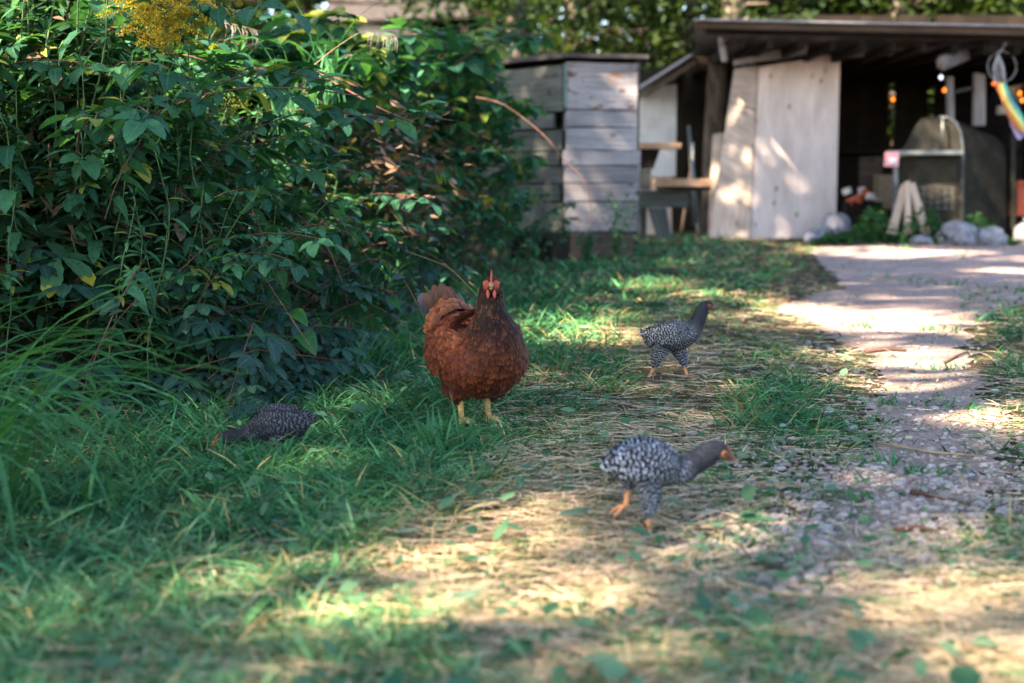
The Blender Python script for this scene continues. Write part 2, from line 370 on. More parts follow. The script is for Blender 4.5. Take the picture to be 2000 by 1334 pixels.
# ground cover zones: photo pixel, green, straw, gravel, weed leaves
ZONES = np.array([
 (0.0, 1300.0, 0.7, 0.05, 0.0, 0.1), (100.0, 1150.0, 0.7, 0.03, 0.0, 0.1), (300.0, 1000.0, 1.0, 0.0, 0.0, 0.2), (550.0, 950.0, 1.0, 0.02, 0.0, 0.3), (600.0, 1150.0, 0.9, 0.3, 0.0, 0.2), (400.0, 1300.0, 0.8, 0.3, 0.0, 0.2), (250.0, 1250.0, 0.8, 0.15, 0.0, 0.1), (600.0, 1290.0, 0.8, 0.35, 0.0, 0.2), (200.0, 1150.0, 0.75, 0.03, 0.0, 0.1), (600.0, 1040.0, 1.0, 0.04, 0.0, 0.2), (750.0, 960.0, 1.0, 0.1, 0.0, 0.3),
 (750.0, 1210.0, 0.7, 0.55, 0.0, 0.3), (760.0, 1300.0, 0.8, 0.3, 0.0, 0.3), (850.0, 1110.0, 0.3, 1.0, 0.0, 0.2), (1000.0, 1250.0, 0.4, 0.8, 0.05, 0.3), (1050.0, 1030.0, 0.15, 1.0, 0.0, 0.15), (900.0, 970.0, 0.8, 0.5, 0.0, 0.3), (850.0, 870.0, 1.0, 0.05, 0.0, 0.5),
 (700.0, 760.0, 1.0, 0.05, 0.0, 0.8), (600.0, 850.0, 0.8, 0.05, 0.0, 1.0), (450.0, 800.0, 0.5, 0.02, 0.0, 1.0), (450.0, 870.0, 0.8, 0.02, 0.0, 0.8), (1080.0, 830.0, 0.6, 0.7, 0.0, 0.6), (1150.0, 720.0, 0.8, 0.5, 0.0, 0.5), (1050.0, 620.0, 1.0, 0.1, 0.0, 0.4), (1200.0, 570.0, 0.8, 0.3, 0.0, 0.3), (1000.0, 540.0, 1.0, 0.05, 0.0, 0.4), (1150.0, 490.0, 1.0, 0.05, 0.0, 0.6),
 (1350.0, 500.0, 0.8, 0.3, 0.0, 0.3), (1450.0, 540.0, 0.7, 0.4, 0.0, 0.2), (1350.0, 710.0, 0.25, 1.0, 0.0, 0.15), (1300.0, 790.0, 0.3, 1.0, 0.0, 0.4), (1500.0, 700.0, 0.75, 0.5, 0.0, 0.1), (1500.0, 800.0, 0.85, 0.4, 0.0, 0.3), (1600.0, 800.0, 0.8, 0.35, 0.1, 0.2), (1200.0, 880.0, 0.35, 0.9, 0.0, 0.6),
 (1430.0, 960.0, 0.35, 0.5, 0.6, 0.7), (1600.0, 960.0, 0.16, 0.01, 1.4, 0.4), (1630.0, 860.0, 0.7, 0.3, 0.3, 0.3), (1250.0, 1010.0, 0.12, 1.0, 0.0, 0.2), (1150.0, 1120.0, 0.2, 0.9, 0.1, 0.2), (1320.0, 1150.0, 0.3, 0.6, 0.5, 0.6), (1550.0, 1130.0, 0.2, 0.01, 1.4, 0.5), (1700.0, 1110.0, 0.3, 0.4, 0.7, 0.2), (1620.0, 1050.0, 0.12, 0.01, 1.4, 0.3),
 (1500.0, 1300.0, 0.6, 0.4, 0.4, 0.3), (1250.0, 1310.0, 0.6, 0.6, 0.1, 0.2), (1850.0, 1210.0, 0.35, 1.0, 0.15, 0.1), (1960.0, 1300.0, 0.5, 0.8, 0.1, 0.1), (1700.0, 1250.0, 0.5, 0.6, 0.4, 0.2), (1960.0, 1060.0, 0.5, 0.6, 0.3, 0.1), (1985.0, 700.0, 0.6, 0.45, 0.1, 0.1), (1970.0, 620.0, 0.6, 0.3, 0.0, 0.1), (1985.0, 860.0, 0.35, 0.6, 0.4, 0.1), (1900.0, 700.0, 0.1, 0.1, 0.3, 0.0), (1900.0, 930.0, 0.12, 0.01, 1.26, 0.05), (1880.0, 1020.0, 0.16, 0.01, 1.12, 0.1), (1780.0, 1020.0, 0.096, 0.01, 1.4, 0.1),
 (1700, 560, 0.0, 0.02, 0.45, 0.0), (1800, 520, 0.0, 0.0, 0.4, 0.0), (1950.0, 500.0, 0.0, 0.0, 0.1, 0.0), (1660.0, 500.0, 0.03, 0.05, 0.1, 0.0), (1720, 650, 0.04, 0.06, 0.8, 0.05), (1800, 600, 0.0, 0.0, 0.6, 0.0), (1800.0, 720.0, 0.08, 0.05, 0.6, 0.05), (1800.0, 800.0, 0.08, 0.01, 1.26, 0.05),
 (1750.0, 900.0, 0.096, 0.01, 1.4, 0.1), (1850.0, 960.0, 0.12, 0.01, 1.4, 0.05), (1680.0, 1010.0, 0.096, 0.01, 1.4, 0.15), (1830.0, 860.0, 0.048, 0.01, 1.4, 0.05), (1600.0, 590.0, 0.1, 0.3, 0.1, 0.0), (1560.0, 650.0, 0.2, 0.8, 0.05, 0.0), (1640.0, 720.0, 0.3, 0.6, 0.3, 0.1), (1550.0, 480.0, 0.6, 0.6, 0.0, 0.1), (1450.0, 475.0, 0.8, 0.5, 0.0, 0.1), (1350.0, 470.0, 0.9, 0.2, 0.0, 0.2),
 (1750.0, 465.0, 0.6, 0.4, 0.05, 0.1), (1920.0, 462.0, 0.4, 0.3, 0.05, 0.1), (1700.0, 545.0, 0.05, 0.02, 0.12, 0.0), (300.0, 740.0, 0.6, 0.1, 0.0, 0.3), (0.0, 800.0, 0.6, 0.1, 0.0, 0.3)], float)
def zone(P):
    px, py = to_px(P); out = np.zeros((len(P), 4)); wsum = np.zeros(len(P))
    for z in ZONES:
        d2 = ((px - z[0]) / 1.0) ** 2 + ((py - z[1]) * 1.6) ** 2 + 900
        w = d2 ** -2.2; wsum += w; out += w[:, None] * z[2:]
    nz = np.sin(P[:, 0] * 7.3 + 2 * np.sin(P[:, 1] * 3.1)) * np.sin(P[:, 1] * 6.1 + 1.7 * np.sin(P[:, 0] * 4.3))
    nz2 = np.sin(P[:, 0] * 19 + 2 * np.sin(P[:, 1] * 13)) * np.sin(P[:, 1] * 17 + 1.7 * np.sin(P[:, 0] * 11))
    nz3 = np.sin(P[:, 0] * 47 + 3 * np.sin(P[:, 1] * 23)) * np.sin(P[:, 1] * 41 + 3 * np.sin(P[:, 0] * 29))
    out /= wsum[:, None]
    out[:, 0] *= np.clip(.8 + .5 * nz + .7 * nz2 + .9 * nz3, .02, 1.7); out[:, 1] *= np.clip(1 - .4 * nz + .3 * nz2, .2, 1.6)
    out[:, 2] *= np.clip(1 - .4 * nz2, .2, 1.5)
    # tufts on the track
    return out
def scatter(n, k, ylo=1.6, yhi=17.5, pw=2.0):
    """n candidate ground points inside the visible wedge, nearer ones denser; kept with the zone weight k"""
    u = rng.random(n); y = (ylo ** (1 - pw) + u * (yhi ** (1 - pw) - ylo ** (1 - pw))) ** (1 / (1 - pw))
    x = (rng.random(n) * 2 - 1) * (.40 * y + .25)
    P = np.stack([x, y, height(x, y)], 1); z = zone(P)
    keep = rng.random(n) < np.clip(z[:, k], 0, 1)
    return P[keep], z[keep]
FRONT = np.array([[*G(px, py)[:2]] for px, py in ((-330, 850), (0, 815), (300, 800), (540, 772), (650, 690), (760, 622), (870, 560), (950, 520))])
seg = np.diff(FRONT, axis=0); sl = np.linalg.norm(seg, axis=1); cum = np.concatenate([[0], np.cumsum(sl)])
def front_pt(s):
    i = min(max(np.searchsorted(cum, s) - 1, 0), len(sl) - 1); f = (s - cum[i]) / sl[i]; t = seg[i] / sl[i]
    a, b = max(i - 1, 0), min(i + 1, len(sl) - 1)
    tn = seg[i] / sl[i] * 1.0 + seg[a] / sl[a] * .5 * (1 - f) + seg[b] / sl[b] * .5 * f; tn /= np.linalg.norm(tn)
    return FRONT[i] + seg[i] * f, np.array([-tn[1], tn[0]])
def thick_depth(x, y):          # signed distance behind the thicket's front line
    x = np.asarray(x, float); y = np.asarray(y, float)
    best = np.full(x.shape, 1e9); sg = np.zeros(x.shape)
    for i in range(len(sl)):
        dx = x - FRONT[i, 0]; dy = y - FRONT[i, 1]; t = seg[i] / sl[i]
        f = np.clip((dx * t[0] + dy * t[1]), 0, sl[i]); ex = dx - f * t[0]; ey = dy - f * t[1]
        d = np.hypot(ex, ey); s = np.sign(t[0] * dy - t[1] * dx); m = d < best
        best = np.where(m, d, best); sg = np.where(m, s, sg)
    return best * sg
bankH = lambda w: .62 * np.clip((w - .3) / 1.1, 0, 1) ** 1.3

blade_t = grid_tmpl(2, [1, .92, .62, .06]); leaf_t = grid_tmpl(2, [.25, 1, .8, .05]); leaf3_t = grid_tmpl(3, [.2, 1, .75, .05])
def lerp_col(a, b, t): return np.asarray(a)[None] * (1 - t[:, None]) + np.asarray(b)[None] * t[:, None]
def rdir(n):
    a = rng.random(n) * 2 * math.pi; return np.stack([np.cos(a), np.sin(a), np.zeros(n)], 1)
UP = np.array([0, 0, 1.0])
FEET = [G(*q) for q in ((1257, 1036), (1230, 1010), (1258, 750), (1345, 740), (905, 828), (952, 822), (1290, 745), (432, 872), (470, 880))]
def clear(P):
    k = np.ones(len(P), bool)
    for f in FEET: k &= ~((np.abs(P[:, 0] - f.x) < .055) & (P[:, 1] > f.y - .16) & (P[:, 1] < f.y + .04) & (rng.random(len(P)) < .85))
    return k
def grass_batch(n, lmin, lmax, wid, k=0, pw=2.0, tilt=(.25, 1.0), green=True):
    P, z = scatter(n, k, pw=pw)
    m = thick_depth(P[:, 0], P[:, 1]) < .5; P, z = P[m], z[m]; n = len(P)
    d = rdir(n); lush = np.clip(z[:, 0] - .6 * z[:, 1], 0, 1)
    t = rng.uniform(*tilt, n)
    A = unit(UP + d * t[:, None]); S = unit(np.cross(A, rdir(n) * .4 + d @ np.array([[0, 1, 0], [-1, 0, 0], [0, 0, 1.]])) + 1e-3)
    S = unit(np.cross(A, np.roll(d, 1, axis=0)) + np.stack([d[:, 1], -d[:, 0], np.zeros(n)], 1))
    bend = rng.uniform(.2, .9, n)[:, None]; Bv = d * bend * .9 - UP * bend * .55
    L = rng.uniform(lmin, lmax, n) * (.45 + .75 * lush) * np.clip(.35 + .2 * P[:, 1], .6, 1); W = wid * rng.uniform(.7, 1.4, n) * np.clip(P[:, 1] / 5, .85, 2.2)
    g = rng.random(n)
    C = lerp_col((.018, .08, .038), (.1, .31, .125), g ** 1.4); dry = rng.random(n) < np.clip(z[:, 1] * .5 - .04, .05, .6)
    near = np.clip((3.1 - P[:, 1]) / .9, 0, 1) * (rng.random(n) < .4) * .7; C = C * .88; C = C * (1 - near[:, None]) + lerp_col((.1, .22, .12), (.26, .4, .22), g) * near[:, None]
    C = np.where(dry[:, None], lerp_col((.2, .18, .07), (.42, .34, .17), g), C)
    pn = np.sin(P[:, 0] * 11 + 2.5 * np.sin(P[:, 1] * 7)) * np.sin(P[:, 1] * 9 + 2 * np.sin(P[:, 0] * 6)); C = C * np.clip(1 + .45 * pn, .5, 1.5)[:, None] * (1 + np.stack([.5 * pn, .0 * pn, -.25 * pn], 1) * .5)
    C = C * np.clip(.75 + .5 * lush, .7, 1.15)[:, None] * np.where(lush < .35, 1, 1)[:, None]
    k_ = clear(P)
    P = P - UP * .004
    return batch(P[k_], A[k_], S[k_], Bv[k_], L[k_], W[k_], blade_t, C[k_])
    return batch(P, A, S, Bv, L, W, blade_t, C)
b1 = grass_batch(165000, .035, .1, .0042, pw=2.0)
b2 = grass_batch(80000, .04, .11, .006, pw=1.2)
b3 = grass_batch(3000, .09, .16, .0062, pw=1.8, tilt=(.5, 1.3))
V, F, U, C = merge(b1, b2, b3)
tag(link('grass', make_mesh('grass', V, F, U, C, M_grass)), 'short green grass growing over the yard', kind='stuff')
def straw_batch(n, pw):
    P, z = scatter(n, 1, pw=pw); m = thick_depth(P[:, 0], P[:, 1]) < .1; P = P[m]; n = len(P)
    d = rdir(n); d[:, 0] *= 1.6; d = unit(d)
    A = unit(d + UP * rng.uniform(-.03, .16, n)[:, None]); S = unit(np.cross(A, UP + rdir(n) * .6))
    Bv = np.stack([-d[:, 1], d[:, 0], np.zeros(n)], 1) * rng.uniform(-.35, .35, n)[:, None] - UP * rng.uniform(.02, .12, n)[:, None]
    L = rng.gamma(3.2, .018, n) + .014; W = rng.uniform(.0014, .0031, n) * np.clip(P[:, 1] / 4.5, .9, 2)
    C = lerp_col((.36, .26, .165), (.8, .6, .43), rng.random(n)); gr = rng.random(n) < .2
    C = np.where(gr[:, None], C * np.array([.45, .72, .55]), C)
    P = P + UP * (rng.uniform(.004, .03, n) * np.where(clear(P), 1, .3))[:, None]
    return batch(P, A, S, Bv, L, W, blade_t, C)
V, F, U, C = merge(straw_batch(108000, 2.0), straw_batch(24000, 1.2))
tag(link('straw', make_mesh('straw', V, F, U, C, M_straw)), 'dry straw and mown grass lying flat', kind='stuff')
# low weed leaves in the turf
P, z = scatter(10000, 3, pw=2.0); m = (thick_depth(P[:, 0], P[:, 1]) < .4) & clear(P); P = P[m]; n = len(P)
d = rdir(n); A = unit(d + UP * rng.uniform(-.05, .9, n)[:, None]); S = unit(np.cross(A, UP + rdir(n) * .5))
L = rng.gamma(3, .0085, n) + .006; W = L * rng.uniform(.3, .7, n); C = lerp_col((.03, .1, .055), (.13, .24, .14), rng.random(n))
V, F, U, C = merge(batch(P + UP * rng.uniform(.003, .05, n)[:, None], A, S, -UP * rng.uniform(.1, .5, n)[:, None], L, W, leaf_t, C))
tag(link('ground_weeds', make_mesh('ground_weeds', V, F, U, C, M_under)), 'small broad leaved weeds low in the turf', kind='stuff')

# gravel
ico_v, ico_f = [], []
t_ = (1 + 5 ** .5) / 2
for a, b in ((-1, t_), (1, t_), (-1, -t_), (1, -t_)): ico_v += [(a, b, 0)]
for a, b in ((-1, t_), (1, t_), (-1, -t_), (1, -t_)): ico_v += [(0, a, b)]
for a, b in ((t_, -1), (t_, 1), (-t_, -1), (-t_, 1)): ico_v += [(a, 0, b)]
ICO = unit(np.array(ico_v, float))
from itertools import combinations
ed = min(np.linalg.norm(ICO[i] - ICO[j]) for i, j in combinations(range(12), 2)) * 1.05
for a, b, c_ in combinations(range(12), 3):
    if all(np.linalg.norm(ICO[i] - ICO[j]) < ed for i, j in ((a, b), (b, c_), (a, c_))):
        nrm = np.cross(ICO[b] - ICO[a], ICO[c_] - ICO[a]); ico_f.append((a, b, c_) if nrm @ ICO[a] > 0 else (a, c_, b))
ICOF = np.array(ico_f, dtype=np.int32)
def stone_arrays(P, size, col):
    n = len(P); q = rng.normal(size=(n, 3, 3)); Q, _ = np.linalg.qr(q)
    sc = np.stack([rng.uniform(.8, 1.5, n), rng.uniform(.7, 1.1, n), rng.uniform(.45, .8, n)], 1) * size[:, None]
    V = ICO[None] * rng.uniform(.75, 1.2, (n, 12, 1)); V = np.einsum('nij,nkj->nki', Q, V) * sc[:, None]
    V = V + P[:, None]; F = (ICOF[None] + (np.arange(n) * 12)[:, None, None]).reshape(-1, 3)
    return V.reshape(-1, 3), F, np.zeros((n * 12, 2)), np.repeat(col, 12, axis=0)
P, z = scatter(60000, 2, ylo=1.7, yhi=16, pw=2.1); n = len(P); sz = rng.gamma(2.2, .0021, n) + .0018; sz = np.minimum(sz * .85, .012)
g = rng.random(n)[:, None]; C = (np.array([.2, .165, .15]) * (1 - g) + np.array([.48, .405, .375]) * g) * rng.uniform(.75, 1.1, (n, 1))
P[:, 2] += .008 + sz * .15
V, F, U, C = stone_arrays(P, sz, C)
tag(link('gravel', make_mesh('gravel', V, [F], U, C, M_stone, False)), 'loose grey and pinkish gravel on the track', kind='stuff')
def one_stone(name, p, size, label, cat, group=None, col=(.42, .39, .4), sub=1, squash=.7, mat=None):
    V = ICO * 1.0; F = [tuple(f) for f in ICOF]
    for _ in range(sub):
        mid = {}; V = list(V); NF = []
        def md(a, b):
            k = (min(a, b), max(a, b))
            if k not in mid: q = (V[a] + V[b]) / 2; V.append(q / np.linalg.norm(q)); mid[k] = len(V) - 1
            return mid[k]
        for a, b, c_ in F:
            x, y, w = md(a, b), md(b, c_), md(a, c_); NF += [(a, x, w), (x, b, y), (w, y, c_), (x, y, w)]
        V = np.array(V); F = NF
    ph = rng.uniform(0, 6, 6); V = np.array(V)
    r = 1 + .22 * np.sin(2.3 * V[:, 0] + ph[0]) * np.sin(2.9 * V[:, 1] + ph[1]) + .15 * np.sin(4 * V[:, 2] + ph[2]) * np.sin(4.5 * V[:, 0] + ph[3]) + rng.normal(0, .045, len(V))
    V = V * r[:, None] * np.array(size); V[:, 2] = np.maximum(V[:, 2], -size[2] * .6)
    o = link(name, make_mesh(name, V, F, np.zeros((len(V), 2)), np.tile(col, (len(V), 1)), mat or M_stone, False))
    o.location = (p[0], p[1], p[2]); o.rotation_euler = (0, 0, random.uniform(0, 6.3))
    return tag(o, label, cat, group)

# ------------------------------------------------------------------ leaves and plants of the thicket
def leaf_arrays(L, W, prof, rows=9, droop=.25, fold=.25, ser=.0, base=.06):
    V, uv, F = [], [], []
    for r in range(rows + 1):
        v = r / rows; w = W * .5 * max(prof(v), .02)
        if ser and 0 < r < rows: w *= 1 + ser * (1 if r % 2 else -1)
        zc = -droop * L * v * v
        for u in (-1, 0, 1):
            V.append((base + L * v - (ser * .25 * L / rows * 2 if (ser and u and r % 2) else 0), u * w, zc + fold * w * abs(u) - .1 * fold * W))
            uv.append((u * .5 + .5, v))
    for r in range(rows):
        for c in (0, 1): k = r * 3 + c; F.append((k, k + 3, k + 4, k + 1))
    return V, F, uv
lanceP = lambda v: (math.sin(math.pi * v ** .75)) ** .9
ovateP = lambda v: (v ** .42) * ((1 - v) ** .62) * 1.82
obovP = lambda v: (v ** .85) * ((1 - v) ** .5) * 2.1
heartP = lambda v: (v ** .28) * ((1 - v) ** .8) * 1.75
def compound(name, specs, mat, petiole=.06):
    """one compound leaf: leaflets (angle, length, width, along-petiole) on a short stalk"""
    mb = MB(); mb.tube([(0, 0, 0), (petiole * .5, 0, .006), (petiole, 0, 0)], [.0018, .0015, .0012], 4)
    for ang, L, W, at, prof, ser, dr in specs:
        V, F, uv = leaf_arrays(L, W, prof, 8, dr, .28, ser, .008)
        M = Matrix.Translation((at, 0, 0)) @ Matrix.Rotation(ang, 4, 'Z') @ Matrix.Rotation(random.uniform(-.15, .35), 4, 'Y') @ Matrix.Rotation(random.uniform(-.3, .3), 4, 'X')
        mb.add([M @ Vector(v) for v in V], F, uv)
    return mb.mesh(name, mat)
LEAF = {}
for mname, mat in (('g', M_rasp), ('y', M_yel)):
    LEAF['rasp' + mname] = [compound('bramble_leaf', [(0, .115 * s, .075 * s, .07, ovateP, .07, .3), (R(68), .085 * s, .055 * s, .05, ovateP, .07, .25), (R(-68), .085 * s, .055 * s, .05, ovateP, .07, .25)], mat, .07) for s in (.8, 1.0, 1.1)]
def creeper_leaf(mat, s): return compound('creeper_leaf', [(R(a), l * s, w * s, .06, obovP, .06, .28) for a, l, w in ((0, .12, .066), (52, .115, .062), (-52, .115, .062), (108, .085, .046), (-108, .085, .046))], mat, .06)
LEAF['creep'] = [creeper_leaf(M_creep, s) for s in (.75, .9, 1.05)]; LEAF['creepred'] = [creeper_leaf(M_red, .8)]; LEAF['creeptip'] = [creeper_leaf(M_tip, 1.2)]
def simple(name, L, W, prof, mat, ser=0, dr=.3, fold=.3, base=.004):
    V, F, uv = leaf_arrays(L, W, prof, 9, dr, fold, ser, base); return make_mesh(name, V, F, uv, None, mat)
LEAF['lance'] = [simple('lance_leaf', .105 * s, .023 * s, lanceP, M_lance, .04, d) for s, d in ((1, .25), (1.15, .45), (.85, .12))]
LEAF['lance'] += LEAF['lance'] * 4 + [simple('lance_leaf', .1, .024, lanceP, M_yel, .04, .35)]
LEAF['nettle'] = [simple('toothed_leaf', .1 * s, .058 * s, ovateP, M_rasp, .1, d) for s, d in ((1, .4), (1.15, .55))]
LEAF['heart'] = [simple('heart_leaf', .075 * s, .062 * s, heartP, m, .0, d) for s, d, m in ((1, .35, M_rasp), (.8, .2, M_creep), (1.05, .5, M_rasp))]
LEAF['small'] = [simple('small_leaf', .042 * s, .026 * s, ovateP, M_rasp, .0, .3) for s in (1, .8)]
LEAF['red'] = [simple('red_leaf', .12, .06, ovateP, M_red, .03, .4)]
def curve_path(h, lean, n=9, sag=0.0, wob=.02):
    ph = random.uniform(0, 6)
    return [(lean * (i / n) ** 1.8 * h + wob * math.sin(ph + i), wob * math.cos(ph + 1.3 * i), h * (i / n) - sag * h * (i / n) ** 3) for i in range(n + 1)]
def along(path, f):
    k = f * (len(path) - 1); i = min(int(k), len(path) - 2); a, b = Vector(path[i]), Vector(path[i + 1]); return a.lerp(b, k - i)
def stem_mesh(path, r0, r1, mat, name='stem'):
    mb = MB(); mb.tube(path, np.linspace(r0, r1, len(path)), 5); return mb.mesh(name, mat)
def leafM(p, az, pitch, roll=0, s=1.0):
    return Matrix.Translation(p) @ Matrix.Rotation(az, 4, 'Z') @ Matrix.Rotation(pitch, 4, 'Y') @ Matrix.Rotation(roll, 4, 'X') @ Matrix.Scale(s, 4)
# a variant is a list of (part name, mesh, matrix)
def goldenrod_variant(h, nl, bloom=None):
    p = curve_path(h, random.uniform(.05, .28)); out = [('stem', stem_mesh(p, .0045, .002, M_stem), Matrix())]
    for i in range(nl):
        f = .12 + .86 * i / nl; az = i * 2.39 + random.uniform(-.3, .3)
        s = (1.12 - .55 * max(0, f - .6) / .4) * random.uniform(.85, 1.1)
        out.append(('leaf', random.choice(LEAF['lance']), leafM(along(p, f), az, random.uniform(-.35, .25) - .45 * max(0, f - .75), random.uniform(-.3, .3), s)))
    for i in range(5): out.append(('leaf', LEAF['lance'][2], leafM(along(p, 1), i * 1.26, -1.0, 0, .6)))
    if bloom:
        n = 0; P, A, S, L, C = [], [], [], [], []; top = Vector(p[-1]); mb = MB()
        for br in range(bloom[1]):
            a = br * 2.4 + random.uniform(-.4, .4); z0 = -.12 + .13 * br / bloom[1]; ln = (.17 - .3 * z0 * .5) * random.uniform(.6, 1.25)
            pts = []
            for q in range(8):
                t = q / 7; pts.append(top + Vector((math.cos(a) * ln * t, math.sin(a) * ln * t, z0 + .06 * math.sin(t * 2.4))))
            mb.tube(pts, [.0014] * 8, 3, bloom[2])
            for q in pts[1:]:
                for _ in range(13):
                    o = Vector((random.gauss(0, .008), random.gauss(0, .008), random.gauss(.006, .006))); P.append(q + o)
        P = np.array(P); n = len(P); A = unit(rng.normal(size=(n, 3)) + UP * .8); S = unit(np.cross(A, rdir(n)))
        v, f, u, c = batch(P, A, S, np.zeros((n, 3)), rng.uniform(.006, .011, n), rng.uniform(.005, .009, n), leaf_t, np.clip(lerp_col(np.array(bloom[2]) * .75, np.array(bloom[2]) * 1.15, rng.random(n)), 0, 1))
        mb.V += [tuple(x) for x in v]; k = len(mb.V) - len(v); mb.F += [tuple(int(i) + k for i in q) for q in f]; mb.uv += [tuple(x) for x in u]; mb.c += [tuple(x) for x in c]
        out.append(('flower_head', mb.mesh('flower_head', M_flower), Matrix()))
    return out
def bramble_variant(h, lean, nl, kind='raspg', sag=.45, ls=.62, f0=.2):
    p = curve_path(h, lean, 12, sag, .015); out = [('stem', stem_mesh(p, .004, .0016, M_cane), Matrix())]
    for i in range(nl):
        f = f0 + (1 - f0) * i / max(nl - 1, 1); az = (math.pi / 2 if i % 2 else -math.pi / 2) + random.uniform(-1.0, .9)
        if random.random() < .3: az = random.uniform(-.5, .5)
        k = 'raspy' if random.random() < .09 else kind
        out.append(('leaf', random.choice(LEAF[k]), leafM(along(p, f), az, random.uniform(-.35, .55), random.uniform(-.4, .4), ls * random.uniform(.6, 1.15))))
    return out
def nettle_variant(h, n):
    p = curve_path(h, random.uniform(.1, .3)); out = [('stem', stem_mesh(p, .004, .002, M_stem), Matrix())]
    for i in range(n):
        f = .25 + .73 * i / n; az = (i % 2) * math.pi / 2 + random.uniform(-.3, .3)
        for k in (0, math.pi): out.append(('leaf', random.choice(LEAF['nettle']), leafM(along(p, f), az + k, random.uniform(0, .5), random.uniform(-.2, .2), random.uniform(.7, 1.05))))
    return out
def vine_variant(L, n, kinds, drop=.5):
    p = [(L * t + .04 * math.sin(5 * t + 1), .06 * math.sin(4 * t), .25 * math.sin(2.6 * t) * L - drop * L * t * t) for t in np.linspace(0, 1, 10)]
    out = [('stem', stem_mesh(p, .0028, .0014, M_cane), Matrix())]
    for i in range(n):
        f = .05 + .95 * i / n
        out.append(('leaf', random.choice(LEAF[random.choice(kinds)]), leafM(along(p, f), random.uniform(-2.2, 2.2), random.uniform(.0, .75), random.uniform(-.4, .4), random.uniform(.7, 1.1))))
    return out
def creeper_variant(n, red=0, tip=0, spread=.16):
    out = []; mb = MB()
    for i in range(n):
        a = random.uniform(-2.6, 2.6); r = random.uniform(.04, spread); e = Vector((math.cos(a) * r + .06, math.sin(a) * r, random.uniform(.06, .26)))
        mb.tube([(0, 0, 0), (e.x * .4, e.y * .4, e.z * .8), tuple(e)], [.002, .0016, .0012], 4)
        k = 'creepred' if i < red else ('creeptip' if i < red + tip else 'creep')
        out.append(('leaf', random.choice(LEAF[k]), leafM(e, a * .6, random.uniform(.1, .7), random.uniform(-.3, .3), random.uniform(.8, 1.1))))
    return [('stem', mb.mesh('stem', M_cane), Matrix())] + out
def bladeL(L, W, bend, mat=M_blade):
    V, uv, F = [], [], []; rows = 9
    for r in range(rows + 1):
        v = r / rows; w = W * .5 * (1 if v < .45 else max(.04, (1 - v) / .55)) * (.55 + .45 * min(1, v * 4)); a = bend * v ** 1.4
        for u in (-1, 0, 1): V.append([0, u * w, 0]); uv.append((u * .5 + .5, v))
    x = z = 0
    for r in range(rows + 1):
        if r: a = bend * ((r - .5) / rows) ** 1.2; x += L / rows * math.sin(a); z += L / rows * math.cos(a)
        for k in range(3): V[r * 3 + k][0] = x; V[r * 3 + k][2] = z + (.15 * W if k != 1 else 0)
    for r in range(rows):
        for c in (0, 1): k = r * 3 + c; F.append((k, k + 1, k + 4, k + 3))
    return make_mesh('blade', V, F, uv, None, mat)
BLADES = [bladeL(l, w, b) for l, w, b in ((1, .022, 1.3), (1, .02, 1.9), (1, .026, 2.4), (1, .018, .8), (1, .022, 1.6))]
def clump_variant(n, L, spread, lean=0, upr=.0):
    out = []
    for i in range(n):
        az = random.uniform(0, 6.283) if not lean else random.gauss(0, lean)
        l = L * random.uniform(.55, 1.1); r = spread * random.random() ** .5; q = random.uniform(0, 6.283)
        out.append(('blade', random.choice(BLADES[:3] if lean else BLADES), leafM(Vector((r * math.cos(q), r * math.sin(q), -.005)), az, random.uniform(.1, .55) if lean else random.uniform(.0, .35) * (1 - upr), 0, 1) @ Matrix.Diagonal((l, random.uniform(.24, .45) if L < .5 else random.uniform(.5, .85), l, 1))))
    return out
def plant(name, variant, loc, rz, s, label, cat, group=None, tilt=0.0):
    o = empty(name, loc, label, cat, group); o.rotation_euler = (0, tilt, rz); o.scale = (s, s, s)
    for nm, me, M in variant:
        c = bpy.data.objects.new(nm, me); COL.objects.link(c); c.parent = o; c.matrix_basis = M
    return o
GV = [goldenrod_variant(1.0, n) for n in (34, 40, 30, 36)]
GB = [goldenrod_variant(1.0, 30, (1, 15, (.4, .29, .03))) for _ in range(2)]
GY = [goldenrod_variant(1.0, 30, (1, 9, (.26, .3, .06)))]
BV = [bramble_variant(1.0, l, n) for l, n in ((.5, 26), (.75, 28), (.35, 24), (.95, 30), (.6, 26))]
BL = [bramble_variant(1.0, l, 30, 'raspg', .4, .52, .3) for l in (.3, .45, .2)]
NV = [nettle_variant(1.0, 10) for _ in range(2)]
VV = [vine_variant(.7, 12, ['heart', 'heart', 'small']), vine_variant(.6, 12, ['small', 'heart']), vine_variant(.8, 13, ['heart', 'creep'])]
CV = [creeper_variant(4), creeper_variant(5), creeper_variant(3)]
smax = cum[-1]; cam_az = lambda x, y: math.atan2(-y, -x)
def spot(s, w):
    f, n = front_pt(s); q = f + n * w; return Vector((q[0], q[1], float(height(q[0], q[1])) + float(bankH(w)))), math.atan2(-n[1], -n[0])
def top_h(w, s):
    return .34 + 1.3 * min(1, max(0, w - .02) / .95) ** .8
def zone_words(s): return 'at the left edge' if s < cum[2] - .3 else ('above the crouching chick' if s < cum[3] else ('left of the hen' if s < cum[4] else ('behind the hen' if s < cum[5] + .6 else 'beside the plank hut')))
tallness = lambda h: 'short ' if h < .6 else ('mid height ' if h < 1.0 else 'tall ')
depth = lambda w: 'at the front ' if w < .45 else ('inside ' if w < .9 else 'at the back ')
